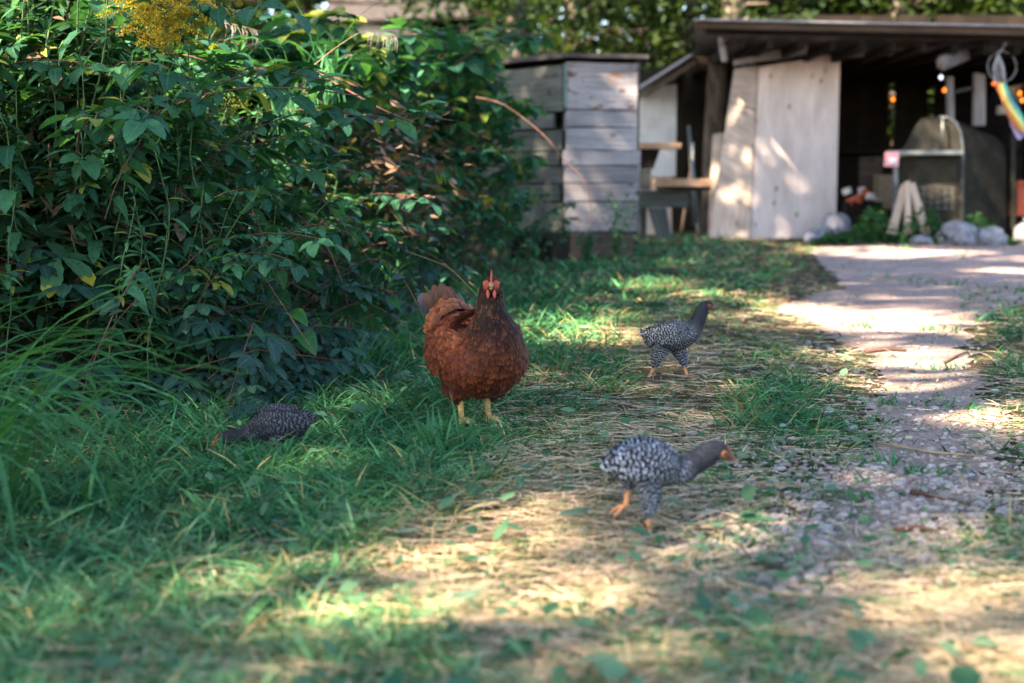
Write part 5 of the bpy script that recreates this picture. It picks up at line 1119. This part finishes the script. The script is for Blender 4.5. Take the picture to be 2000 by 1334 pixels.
def hw(t, a): return np.interp(t, [0, .25, .5, .62, .75, .88, 1], [.029, .025, .0195, .015, .010, .006, .004])
lg = lambda v: (lambda t, a: np.full(len(t), v))
bs = [plume(Pg, T, 4800, .02, .62, hl, hw, hcol, (.03, .2)), plume(Pg, T, 3400, .58, .86, hl, hw, hcol, (.02, .14)), plume(Pg, T, 700, .84, .925, hl, hw, hcol, (.02, .1))]
thc = lambda t, a, P: mixarr((.07, .022, .012), (.14, .045, .02), rng.random(len(t)))
for q in (th1, th2): bs.append(plume(q[0][::-1].copy(), None, 300, 0, .97, lg(.026), lg(.017), thc, (.05, .3), .6))
def orange(t, a, P): return mixarr((.17, .052, .022), (.33, .12, .055), rng.random(len(t)))
bs.append(plume(fl1[0], fl1[1], 420, 0, .95, lg(.045), lg(.032), orange, (.08, .35), .5))
cush = loft([(-.12, 0, .25, .075, .065), (-.175, .0, .268, .068, .062), (-.208, 0, .292, .042, .042), (-.228, 0, .318, .016, .02)], 16, 24)
cc = cush[0]; 
def tailward(Pgx, n, L, W, col, lift):
    v = plume(Pgx, None, n, .02, .98, lg(L), lg(W), col, lift, -.1); return v
bs.append(tailward(cc[::-1].copy(), 520, .036, .026, orange, (.1, .45)))
hen.plumage(bs, M_hen)
wing_f = []
for sd_ in (1, -1):
    wg = loft([(.095, sd_ * .085, .238, .008, .02), (.05, sd_ * .106, .228, .014, .05), (-.02, sd_ * .112, .208, .016, .062), (-.09, sd_ * .1, .2, .013, .05), (-.15, sd_ * .078, .208, .008, .03), (-.2, sd_ * .058, .222, .004, .012)], 24, 18)
    bw = plume(wg[0][::-1].copy(), None, 700, 0, 1, lambda t, a: np.interp(t, [0, .4, 1], [.07, .045, .03]), lambda t, a: np.interp(t, [0, .4, 1], [.026, .026, .02]), lambda t, a, P: mixarr((.075, .018, .008), (.2, .058, .022), rng.random(len(t))), (.01, .08), .1)
    V0 = wg[0].reshape(-1, 3); F0 = loft_faces(24, 18); V, F, U, C = merge(bw); nV = len(V0)
    hen.part('wing', np.concatenate([V0, V]), [tuple(f) for f in F0] + [tuple(int(i) + nV for i in f) for f in F[0]], M_hen, np.concatenate([np.tile([.5, .3], (nV, 1)), U]), np.concatenate([np.tile([.12, .04, .018], (nV, 1)), C]))
for k in range(15):    # tail feathers in a steep fan
    a = (k - 7) / 7; b = Vector((-.2, .03 * a, .268)); up = Vector((-.30 - .15 * abs(a), a * .3, .95 - .25 * abs(a))).normalized(); s_ = Vector((.25 * a, 1, .25 * -a)); s_ = (s_ - up * s_.dot(up)).normalized(); n_ = up.cross(s_)
    g = random.random(); c = np.array([[.1, .042, .026]]) * (1 - g) + np.array([[.18, .085, .052]]) * g
    if k in (0, 1, 13, 14): c = np.array([[.1, .09, .095]])
    tb = batch(np.array([b]), np.array([up]), np.array([s_]), np.array([-n_ * .12 * (1 if n_.x > 0 else -1)]), .108 + .018 * random.random() - .02 * abs(a), .042, grid_tmpl(5, [.35, .6, .85, 1, 1, .8, .3]), c)
    hen.part('tail_feather', tb[0], [tb[1]], M_hen, tb[2], tb[3])
mb = MB()      # comb: a blade with points along the skull
pts = [(-.020, .012, .006), (-.012, .025, .007), (-.006, .018, .007), (.002, .030, .008), (.008, .020, .007), (.014, .027, .006), (.019, .016, .005), (.025, .012, .003)]
V, F = [], []
for s_, top, w_ in pts:
    base = hc_ + hd * s_ + Vector((0, 0, .008)); V += [base + hs * w_ * .6, base - hs * w_ * .6, base + Vector((0, 0, top)) - hs * w_ * .18, base + Vector((0, 0, top)) + hs * w_ * .18]
for i in range(len(pts) - 1):
    k = 4 * i; F += [(k, k + 4, k + 7, k + 3), (k + 1, k + 2, k + 6, k + 5), (k + 3, k + 7, k + 6, k + 2)]
F += [(0, 3, 2, 1), (28, 29, 30, 31)]; hen.part('comb', V, F, M_comb)
for sd_ in (1, -1):
    V, F = ell(hc_ + hd * .0125 + hs * sd_ * .0125 + Vector((0, 0, -.0025)), (.0145, .0085, .0145), ('Z', R(-27) - sd_ * .35)); hen.part('face', V, F, M_face)
    ec = hc_ + hd * .0135 + hs * sd_ * .0208 + Vector((0, 0, .0025)); V, F = ell(ec, (.0052, .0034, .0052), ('Z', R(-27) - sd_ * .35)); e = hen.part('eye', V, F, M_iris); V, F = ell(ec + hs * sd_ * .0019 + hd * .0008, (.0032, .002, .0032), ('Z', R(-27) - sd_ * .35)); hen.part('pupil', V, F, M_eye, parent=e)
    V, F = ell(hc_ + hd * .0185 + hs * sd_ * .0088 + Vector((0, 0, -.0265)), (.0062, .0045, .0125)); hen.part('wattle', V, F, M_comb)
bk0 = hc_ + hd * .018 + Vector((0, 0, -.0015)); V, F, uv = tube_arrays([bk0, bk0 + hd * .010 + Vector((0, 0, -.0008)), bk0 + hd * .019 + Vector((0, 0, -.001)), bk0 + hd * .025 + Vector((0, 0, -.0055))], [.0095, .0075, .0048, .0012], 10); bkp = hen.part('beak', V, F, M_beak, uv)
V, F, uv = tube_arrays([bk0 + Vector((0, 0, -.0075)), bk0 + hd * .014 + Vector((0, 0, -.0095)), bk0 + hd * .019 + Vector((0, 0, -.0105))], [.0065, .0045, .0015], 8); hen.part('lower_bill', V, F, M_beak, uv, parent=bkp)
V, F = ell(hc_ + hd * .0185 + Vector((0, 0, .001)), (.008, .009, .009)); hen.part('face', V, F, M_comb)
for sd_ in (1, -1): hen.leg([(-.012, sd_ * .042, .075), (-.014, sd_ * .042, .05), (-.004, sd_ * .042, .006)], .0088, [(0, 1, 0), (.55, .85, 0), (-.55, .85, 0), (3.1, .5, 0)], M_leg, .055)
b = batch(np.array([(.118, .055, .17)]), np.array([(0.1, 0, -1.0)]), np.array([(.3, .9, 0)]), np.zeros((1, 3)), .02, .007, feat_t, np.array([[.65, .6, .55]])); hen.part('white_feather', b[0], [b[1]], M_flower, b[2], b[3])

# -------- barred chicks
def chick(name, loc, heading, label, rings, thighs, legs, head, nbody=1500, white=.5, tint=(.5, .52, .58), wing=None, wsz=1.0, tail=None, bill=None):
    ck = Bird(name, loc, heading, label, 'chick', 'barred chicks with the hen'); rings = [(x, y, z, w_ * .8, h_ * (.76 if i_ < 7 else .86)) for i_, (x, y, z, w_, h_) in enumerate(rings)]; Pg, T, Q = loft(rings, 56, 30); L0 = [Pg]; tl = [loft([(x, y, z + .006, w_ * .76, h_ * .78) for x, y, z, w_, h_ in t], 14, 14) for t in thighs]; L0 += [t[0] for t in tl]
    ck.body(L0, M_chdown, .0042)
    def ccol(t, a, P):
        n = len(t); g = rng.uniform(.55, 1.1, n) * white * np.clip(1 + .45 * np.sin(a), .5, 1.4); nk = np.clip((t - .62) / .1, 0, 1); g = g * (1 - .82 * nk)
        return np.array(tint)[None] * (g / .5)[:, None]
    fl = lambda t, a: np.interp(t, [0, .2, .55, .7, 1], [.023, .021, .018, .012, .008]); fw_ = lambda t, a: np.interp(t, [0, .2, .55, .7, 1], [.016, .0155, .013, .008, .006])
    bs = [plume(Pg, T, nbody, .02, .66, fl, fw_, ccol, (.01, .13), .15), plume(Pg, T, int(nbody * .9), .6, .93, fl, fw_, ccol, (.01, .12), .1)]
    for q in tl: bs.append(plume(q[0][::-1].copy(), None, 220, .02, .95, lg(.02), lg(.009), lambda t, a, P: np.array(tint)[None] * rng.uniform(.4, .8, len(t))[:, None], (.05, .35), .3))
    ck.plumage(bs, M_bar)
    for sd_ in (1, -1):
        wg = loft([(x, sd_ * y * .84, z, w_, h_ * .85) for x, y, z, w_, h_ in wing], 20, 14)
        bw = plume(wg[0], None, 760, 0, 1, lambda t, a: np.interp(t, [0, .5, 1], [.031, .024, .017]) * wsz, lambda t, a: np.interp(t, [0, .5, 1], [.0165, .015, .012]) * wsz, lambda t, a, P: np.array(tint)[None] * (rng.uniform(.6, 1.25, len(t)) * white / .5)[:, None], (.02, .16), .05)
        V0 = wg[0].reshape(-1, 3); V, F, U, C = merge(bw); nV = len(V0)
        ck.part('wing', np.concatenate([V0, V]), [tuple(f) for f in loft_faces(20, 14)] + [tuple(int(i) + nV for i in f) for f in F[0]], M_bar, np.concatenate([np.tile([.5, .1], (nV, 1)), U]), np.concatenate([np.tile([.3, .3, .33], (nV, 1)), C]))
    b0, up0 = tail
    for k in range(9):
        a = (k - 4) / 4; up = Vector((up0[0], a * .35, up0[1])).normalized(); s_ = Vector((0, 1, 0)); s_ = (s_ - up * s_.dot(up)).normalized(); n_ = up.cross(s_)
        tb = batch(np.array([(b0[0], a * .014, b0[1] - .006 * abs(a))]), np.array([up]), np.array([s_]), np.array([n_ * .1]), .042 * random.uniform(.8, 1.1), .016, grid_tmpl(3, [.5, .8, 1, .9, .4]), np.array([np.array(tint) * .7]))
        ck.part('tail_feather', tb[0], [tb[1]], M_bar, tb[2], tb[3])
    c, dr = Vector(head[0]), Vector(head[1]).normalized(); up = Vector((-dr.z, 0, dr.x)); sc = head[2]
    rotm = ('Y', -math.atan2(dr.z, dr.x))
    for sd_ in (1, -1):
        V, F = ell(c + dr * .008 * sc + Vector((0, sd_ * .0085 * sc, -.001)), (.0135 * sc, .0062 * sc, .0095 * sc), rotm); ck.part('face', V, F, M_facec)
        V, F = ell(c + dr * .0075 * sc + Vector((0, sd_ * .0132 * sc, 0)) + up * .002, (.0042 * sc, .003 * sc, .0042 * sc)); e = ck.part('eye', V, F, M_iris); V, F = ell(c + dr * .0078 * sc + Vector((0, sd_ * .0150 * sc, 0)) + up * .002, (.0027 * sc, .0018 * sc, .0027 * sc)); ck.part('pupil', V, F, M_eye, parent=e)
    p0 = c + dr * .0155 * sc - up * .001; V, F, uv = tube_arrays([p0, p0 + dr * .01 * sc, p0 + dr * .0145 * sc - up * .002 * sc, p0 + dr * .018 * sc - up * .0055 * sc], [.0068 * sc, .0056 * sc, .0034 * sc, .001 * sc], 10); bkp = ck.part('beak', V, F, M_beakc if bill is None else bill, uv)
    V, F, uv = tube_arrays([p0 - up * .0055 * sc, p0 + dr * .008 * sc - up * .0068 * sc, p0 + dr * .0135 * sc - up * .0072 * sc], [.005 * sc, .004 * sc, .0014 * sc], 8); ck.part('lower_bill', V, F, M_beakc if bill is None else bill, uv, parent=bkp)
    V, F, uv = tube_arrays([c + dr * .003 * sc + up * .0115 * sc, c + dr * .012 * sc + up * .0125 * sc, c + dr * .021 * sc + up * .006 * sc], [.0012 * sc, .0032 * sc, .0018 * sc], 6); ck.part('comb', V, F, M_face, uv)
    for path, toes in legs: ck.leg(path, .0062, toes, M_legc, .042)
    return ck
TO = [(0, 1, 0), (.5, .85, 0), (-.5, .85, 0), (3.1, .45, 0)]
p = G(1252, 1040)
chick('chick', (p.x, p.y, -.002), R(4), 'nearest barred grey chick stalking right with its head lowered',
      [(-.062, 0, .158, .008, .012), (-.052, 0, .148, .03, .034), (-.025, 0, .137, .044, .047), (.012, 0, .136, .051, .051), (.048, 0, .13, .046, .047), (.078, 0, .128, .034, .037), (.103, 0, .139, .026, .030), (.125, 0, .153, .0225, .0265), (.143, 0, .161, .0205, .0235), (.158, 0, .159, .0165, .019), (.170, 0, .153, .008, .0095)],
      [[(.004, -.026, .118, .026, .034), (.012, -.027, .085, .021, .026), (.012, -.027, .05, .0125, .014), (.009, -.027, .038, .006, .007)], [(-.01, .026, .118, .024, .03), (-.02, .026, .093, .016, .018), (-.026, .026, .082, .006, .007)]],
      [([(.010, -.027, .05), (.009, -.027, .034), (.016, -.027, .004)], TO), ([(-.024, .026, .092), (-.024, .026, .066), (-.026, .024, .05)], [(2.9, .8, -.014), (2.5, .9, -.016), (3.5, .7, -.02)])],
      ((.150, 0, .160), (.94, 0, -.34), 1.1), 1500, .58, (.5, .52, .6), [(-.06, .03, .142, .004, .012), (-.03, .045, .146, .008, .03), (.015, .052, .148, .010, .038), (.05, .046, .14, .009, .03), (.068, .036, .135, .004, .012)], 1.0, ((-.058, .158), (-.45, .9)))
p = G(1302, 746)
chick('chick', (p.x, p.y, .0), R(-6), 'barred dark chick striding right with its neck stretched up beside the straw',
      [(-.072, 0, .172, .008, .012), (-.058, 0, .158, .028, .034), (-.025, 0, .149, .044, .052), (.02, 0, .153, .052, .058), (.06, 0, .166, .048, .055), (.088, 0, .188, .036, .042), (.104, 0, .215, .027, .032), (.114, 0, .24, .0225, .026), (.124, 0, .258, .0205, .0225), (.138, 0, .264, .0165, .0185), (.152, 0, .261, .008, .0095)],
      [[(-.015, -.026, .125, .03, .036), (-.03, -.027, .09, .021, .026), (-.038, -.027, .064, .0125, .014), (-.043, -.027, .052, .006, .007)], [(.03, .026, .12, .028, .034), (.046, .026, .088, .02, .025), (.055, .026, .062, .012, .0135), (.058, .026, .05, .006, .007)]],
      [([(-.038, -.027, .066), (-.047, -.027, .045), (-.068, -.027, .006)], TO), ([(.054, .026, .064), (.06, .026, .046), (.072, .026, .01)], TO)],
      ((.131, 0, .263), (.97, 0, -.2), 1.0), 1500, .42, (.5, .5, .53), [(-.075, .026, .165, .004, .012), (-.045, .042, .162, .008, .03), (.005, .053, .168, .010, .04), (.05, .048, .175, .009, .034), (.072, .038, .18, .004, .014)], .85, ((-.066, .168), (-.8, .55)))
p = G(538, 886)
chick('chick', (p.x, p.y, -.014), R(184), 'dark barred chick crouching with its bill to the ground under the thicket',
      [(-.075, 0, .1, .008, .012), (-.06, 0, .088, .03, .032), (-.03, 0, .082, .044, .044), (.005, 0, .078, .05, .045), (.04, 0, .07, .042, .038), (.066, 0, .062, .03, .03), (.088, 0, .057, .024, .026), (.108, 0, .056, .0215, .024), (.122, 0, .054, .02, .022), (.136, 0, .050, .016, .018), (.148, 0, .045, .008, .009)],
      [[(-.01, .026, .07, .026, .03), (-.005, .027, .045, .018, .02), (-.005, .027, .03, .008, .009)], [(-.02, -.026, .07, .026, .03), (-.015, -.027, .045, .018, .02), (-.015, -.027, .03, .008, .009)]],
      [([(-.006, .027, .045), (-.012, .027, .03), (.0, .027, .018)], TO), ([(-.016, -.027, .045), (-.022, -.027, .03), (-.01, -.027, .018)], TO)],
      ((.128, 0, .053), (.95, 0, -.3), 1.0), 1500, .17, (.5, .5, .56), [(-.08, .026, .1, .004, .012), (-.045, .044, .1, .008, .03), (.0, .052, .1, .010, .036), (.04, .044, .092, .009, .03), (.06, .034, .085, .004, .012)], .85, ((-.068, .096), (-.7, .6)), plain('bright_orange_beak', (.6, .23, .06), .45))

# ------------------------------------------------------------------ litter, stones and twigs one could pick up
for i in range(125):
    if i < 70: px, py = random.gauss(1500, 150), random.gauss(1030, 130)
    elif i < 110: px, py = random.gauss(1170, 130), random.gauss(830, 60)
    else: px, py = random.uniform(600, 1450), random.uniform(950, 1320)
    q = G(px, py); 
    if thick_depth(q.x, q.y) > 0: continue
    where = 'among the pebbles right of the nearest chick' if i < 70 else ('on the mown grass between the hen and the chicks' if i < 110 else 'on the straw in the foreground')
    me = LEAF.setdefault('pale', [simple('fallen_leaf', .055 * s, .03 * s, ovateP, M_pale, .04, d, .2) for s, d in ((1, .1), (1.2, -.1), (.8, .25))])
    o = link('fallen_leaf', random.choice(me)); o.location = (q.x, q.y, float(height(q.x, q.y)) + random.uniform(.015, .04)); o.rotation_euler = (random.uniform(-.3, .3), random.uniform(-.2, .2), random.uniform(0, 6.3)); k = random.uniform(.25, .6); o.scale = (k, k, k)
    tag(o, 'small pale green leaf fallen ' + where, 'leaf', 'leaves fallen ' + where)
for px, py, s_, lab in ((685, 1050, 0.86, 'oval green leaf standing in the grass in front of the hen'), (770, 1075, 0.86, 'bright green leaf lying where grass meets straw'), (670, 1205, 0.86, 'pair leaf, pale grey green, on the near grass'), (1085, 1050, 1.08, 'long pale leaf lying on the straw left of the nearest chick'), (1290, 1022, 0.86, 'flat pale leaf beside the foot of the nearest chick'), (875, 1210, 0.86, 'pale leaf lying on the sunlit straw'), (1265, 828, 0.72, 'dark green rounded leaf behind the nearest chick'), (1100, 795, 0.79, 'jagged pale leaf on the grass right of the hen legs'), (1130, 1340, 0.86, 'pale leaf at the bottom edge')):
    q = G(px, py); o = link('broad_leaf', random.choice(LEAF['pale'])); o.location = (q.x, q.y, float(height(q.x, q.y)) + .035); o.rotation_euler = (.12, -.1, random.uniform(-.6, .6)); o.scale = (s_, s_, s_); tag(o, lab, 'leaf')
for i in range(200):
    if i < 160: px, py = random.uniform(1480, 1960), random.uniform(640, 1130)
    else: px, py = random.gauss(1480, 110), random.gauss(1130, 80)
    q = G(px, py); sz = random.uniform(.005, .011) * (1.5 if i % 9 == 0 else 1); g = random.uniform(.6, 1.0)
    where = 'lying on the gravel track' if i < 160 else 'in the weeds at the near end of the track'
    one_stone('stone', (q.x, q.y, float(height(q.x, q.y)) + .008 + sz * .2), (sz * 1.2, sz, sz * .75), 'small grey stone ' + where, 'stone', 'small stones ' + where, (.42 * g, .385 * g, .395 * g), 1)
for pts, r, m, lab in ((((1690, 690), (1730, 685), (1770, 687)), .009, M_cane, 'dark crooked twig lying across the track by the sunlit gravel'), (((1845, 705), (1870, 695), (1890, 690)), .006, M_cane, 'short brown twig right of the crooked one on the track'), (((1780, 975), (1830, 988), (1892, 1008)), .006, M_cane, 'brown twig lying on the gravel right of the nearest chick'), (((1745, 1055), (1790, 1050), (1830, 1058)), .006, M_cane, 'dull red twig near the end of the gravel'),
                       (((1710, 870), (1820, 884), (1922, 892)), .0035, M_drystem, 'long pale straw lying across the gravel'), (((1480, 962), (1540, 960), (1600, 974)), .0035, M_drystem, 'pale dry stalk among the weeds right of the nearest chick'), (((1250, 1310), (1340, 1305), (1430, 1330)), .005, M_drystem, 'thick pale stalk lying at the bottom edge'), (((1420, 1165), (1500, 1190), (1640, 1200)), .004, M_drystem, 'pale stalk lying in the foreground weeds')):
    P = [G(*q) for q in pts]; P = [Vector((q.x, q.y, float(height(q.x, q.y)) + .016)) for q in P]; rod('twig' if m is M_cane else 'dry_stalk', P, [r, r * .9, r * .5], m, lab, 'twig' if m is M_cane else 'stalk')
for px, py, k, lab in ((1140, 985, 6, 'dry upright stalks left of the nearest chick'), (1530, 590, 9, 'pale dry stalks at the edge of the track'), (1180, 650, 8, 'yellow dry stalks behind the striding chick'), (1240, 690, 12, 'golden stubble just behind the striding chick'), (830, 1085, 3, 'dry upright stalks at the edge of the near straw'), (1440, 640, 9, 'tall dry grass stalks in front of the striding chick')):
    q = G(px, py); out = []
    for i in range(k):
        a = random.uniform(0, 6.3); out.append(('stalk', stem_mesh([(0, 0, 0), (random.uniform(-.02, .02), 0, .06), (random.uniform(-.05, .05), random.uniform(-.02, .02), random.uniform(.07, .14))], .0012, .0004, M_drystem, 'stalk'), leafM(Vector((random.gauss(0, .07), random.gauss(0, .05), 0)), a, 0)))
    plant('dry_stalks', out, q, 0, 1, lab, 'dry grass')
# shrub before the hut, ground cover before the oven
def shrub(px, py, Y, h, label, n=10):
    out = []
    for k in range(n):
        p = curve_path(h * random.uniform(.6, 1.05), random.uniform(.1, .6), 7); M0 = Matrix.Rotation(random.uniform(0, 6.3), 4, 'Z'); out.append(('stem', stem_mesh(p, .004, .0015, M_stem), M0))
        for i in range(15): f = .2 + .8 * i / 15; out.append(('leaf', random.choice(LEAF['small']), M0 @ leafM(along(p, f), i * 2.4, random.uniform(-.4, .5), 0, random.uniform(.9, 1.6))))
    q = AT(px, py, Y); q.z = 0; return plant('shrub', out, q, 0, 1, label, 'shrub')
shrub(1205, 450, 11.9, .62, 'airy small leaved shrub in front of the right face of the plank hut'); shrub(1150, 470, 11.6, .34, 'low shrub at the foot of the plank hut corner', 9); shrub(1035, 480, 11.3, .5, 'leafy shrub at the left foot of the plank hut', 12)
def cover(name, x0, x1, py0, py1, n, h, c1, c2, label):
    px = rng.uniform(x0, x1, n); py = rng.uniform(py0, py1, n); P = np.array([G(a, b) for a, b in zip(px, py)]); e = 1 - np.abs((px - (x0 + x1) / 2) / ((x1 - x0) / 2)) ** 3
    P[:, 2] += rng.random(n) * h * e * (1 + .5 * np.sin(px * .06)); d = rdir(n); A = unit(d + UP * rng.uniform(-.4, .8, n)[:, None]); S = unit(np.cross(A, UP + rdir(n) * .6)); L = rng.uniform(.05, .12, n)
    V, F, U, C = merge(batch(P, A, S, -UP * .3 * np.ones((n, 1)), L, L * .5, leaf_t, lerp_col(c1, c2, rng.random(n)))); tag(link(name, make_mesh(name, V, F, U, C, M_under)), label, kind='stuff')
cover('low_weeds', 1590, 1990, 469, 480, 3400, .28, (.025, .075, .03), (.06, .15, .05), 'dark green weeds growing in front of the rocks')
cover('ivy_cover', 1020, 1240, 470, 500, 1800, .2, (.03, .09, .05), (.07, .17, .08), 'low leafy growth round the foot of the plank hut')
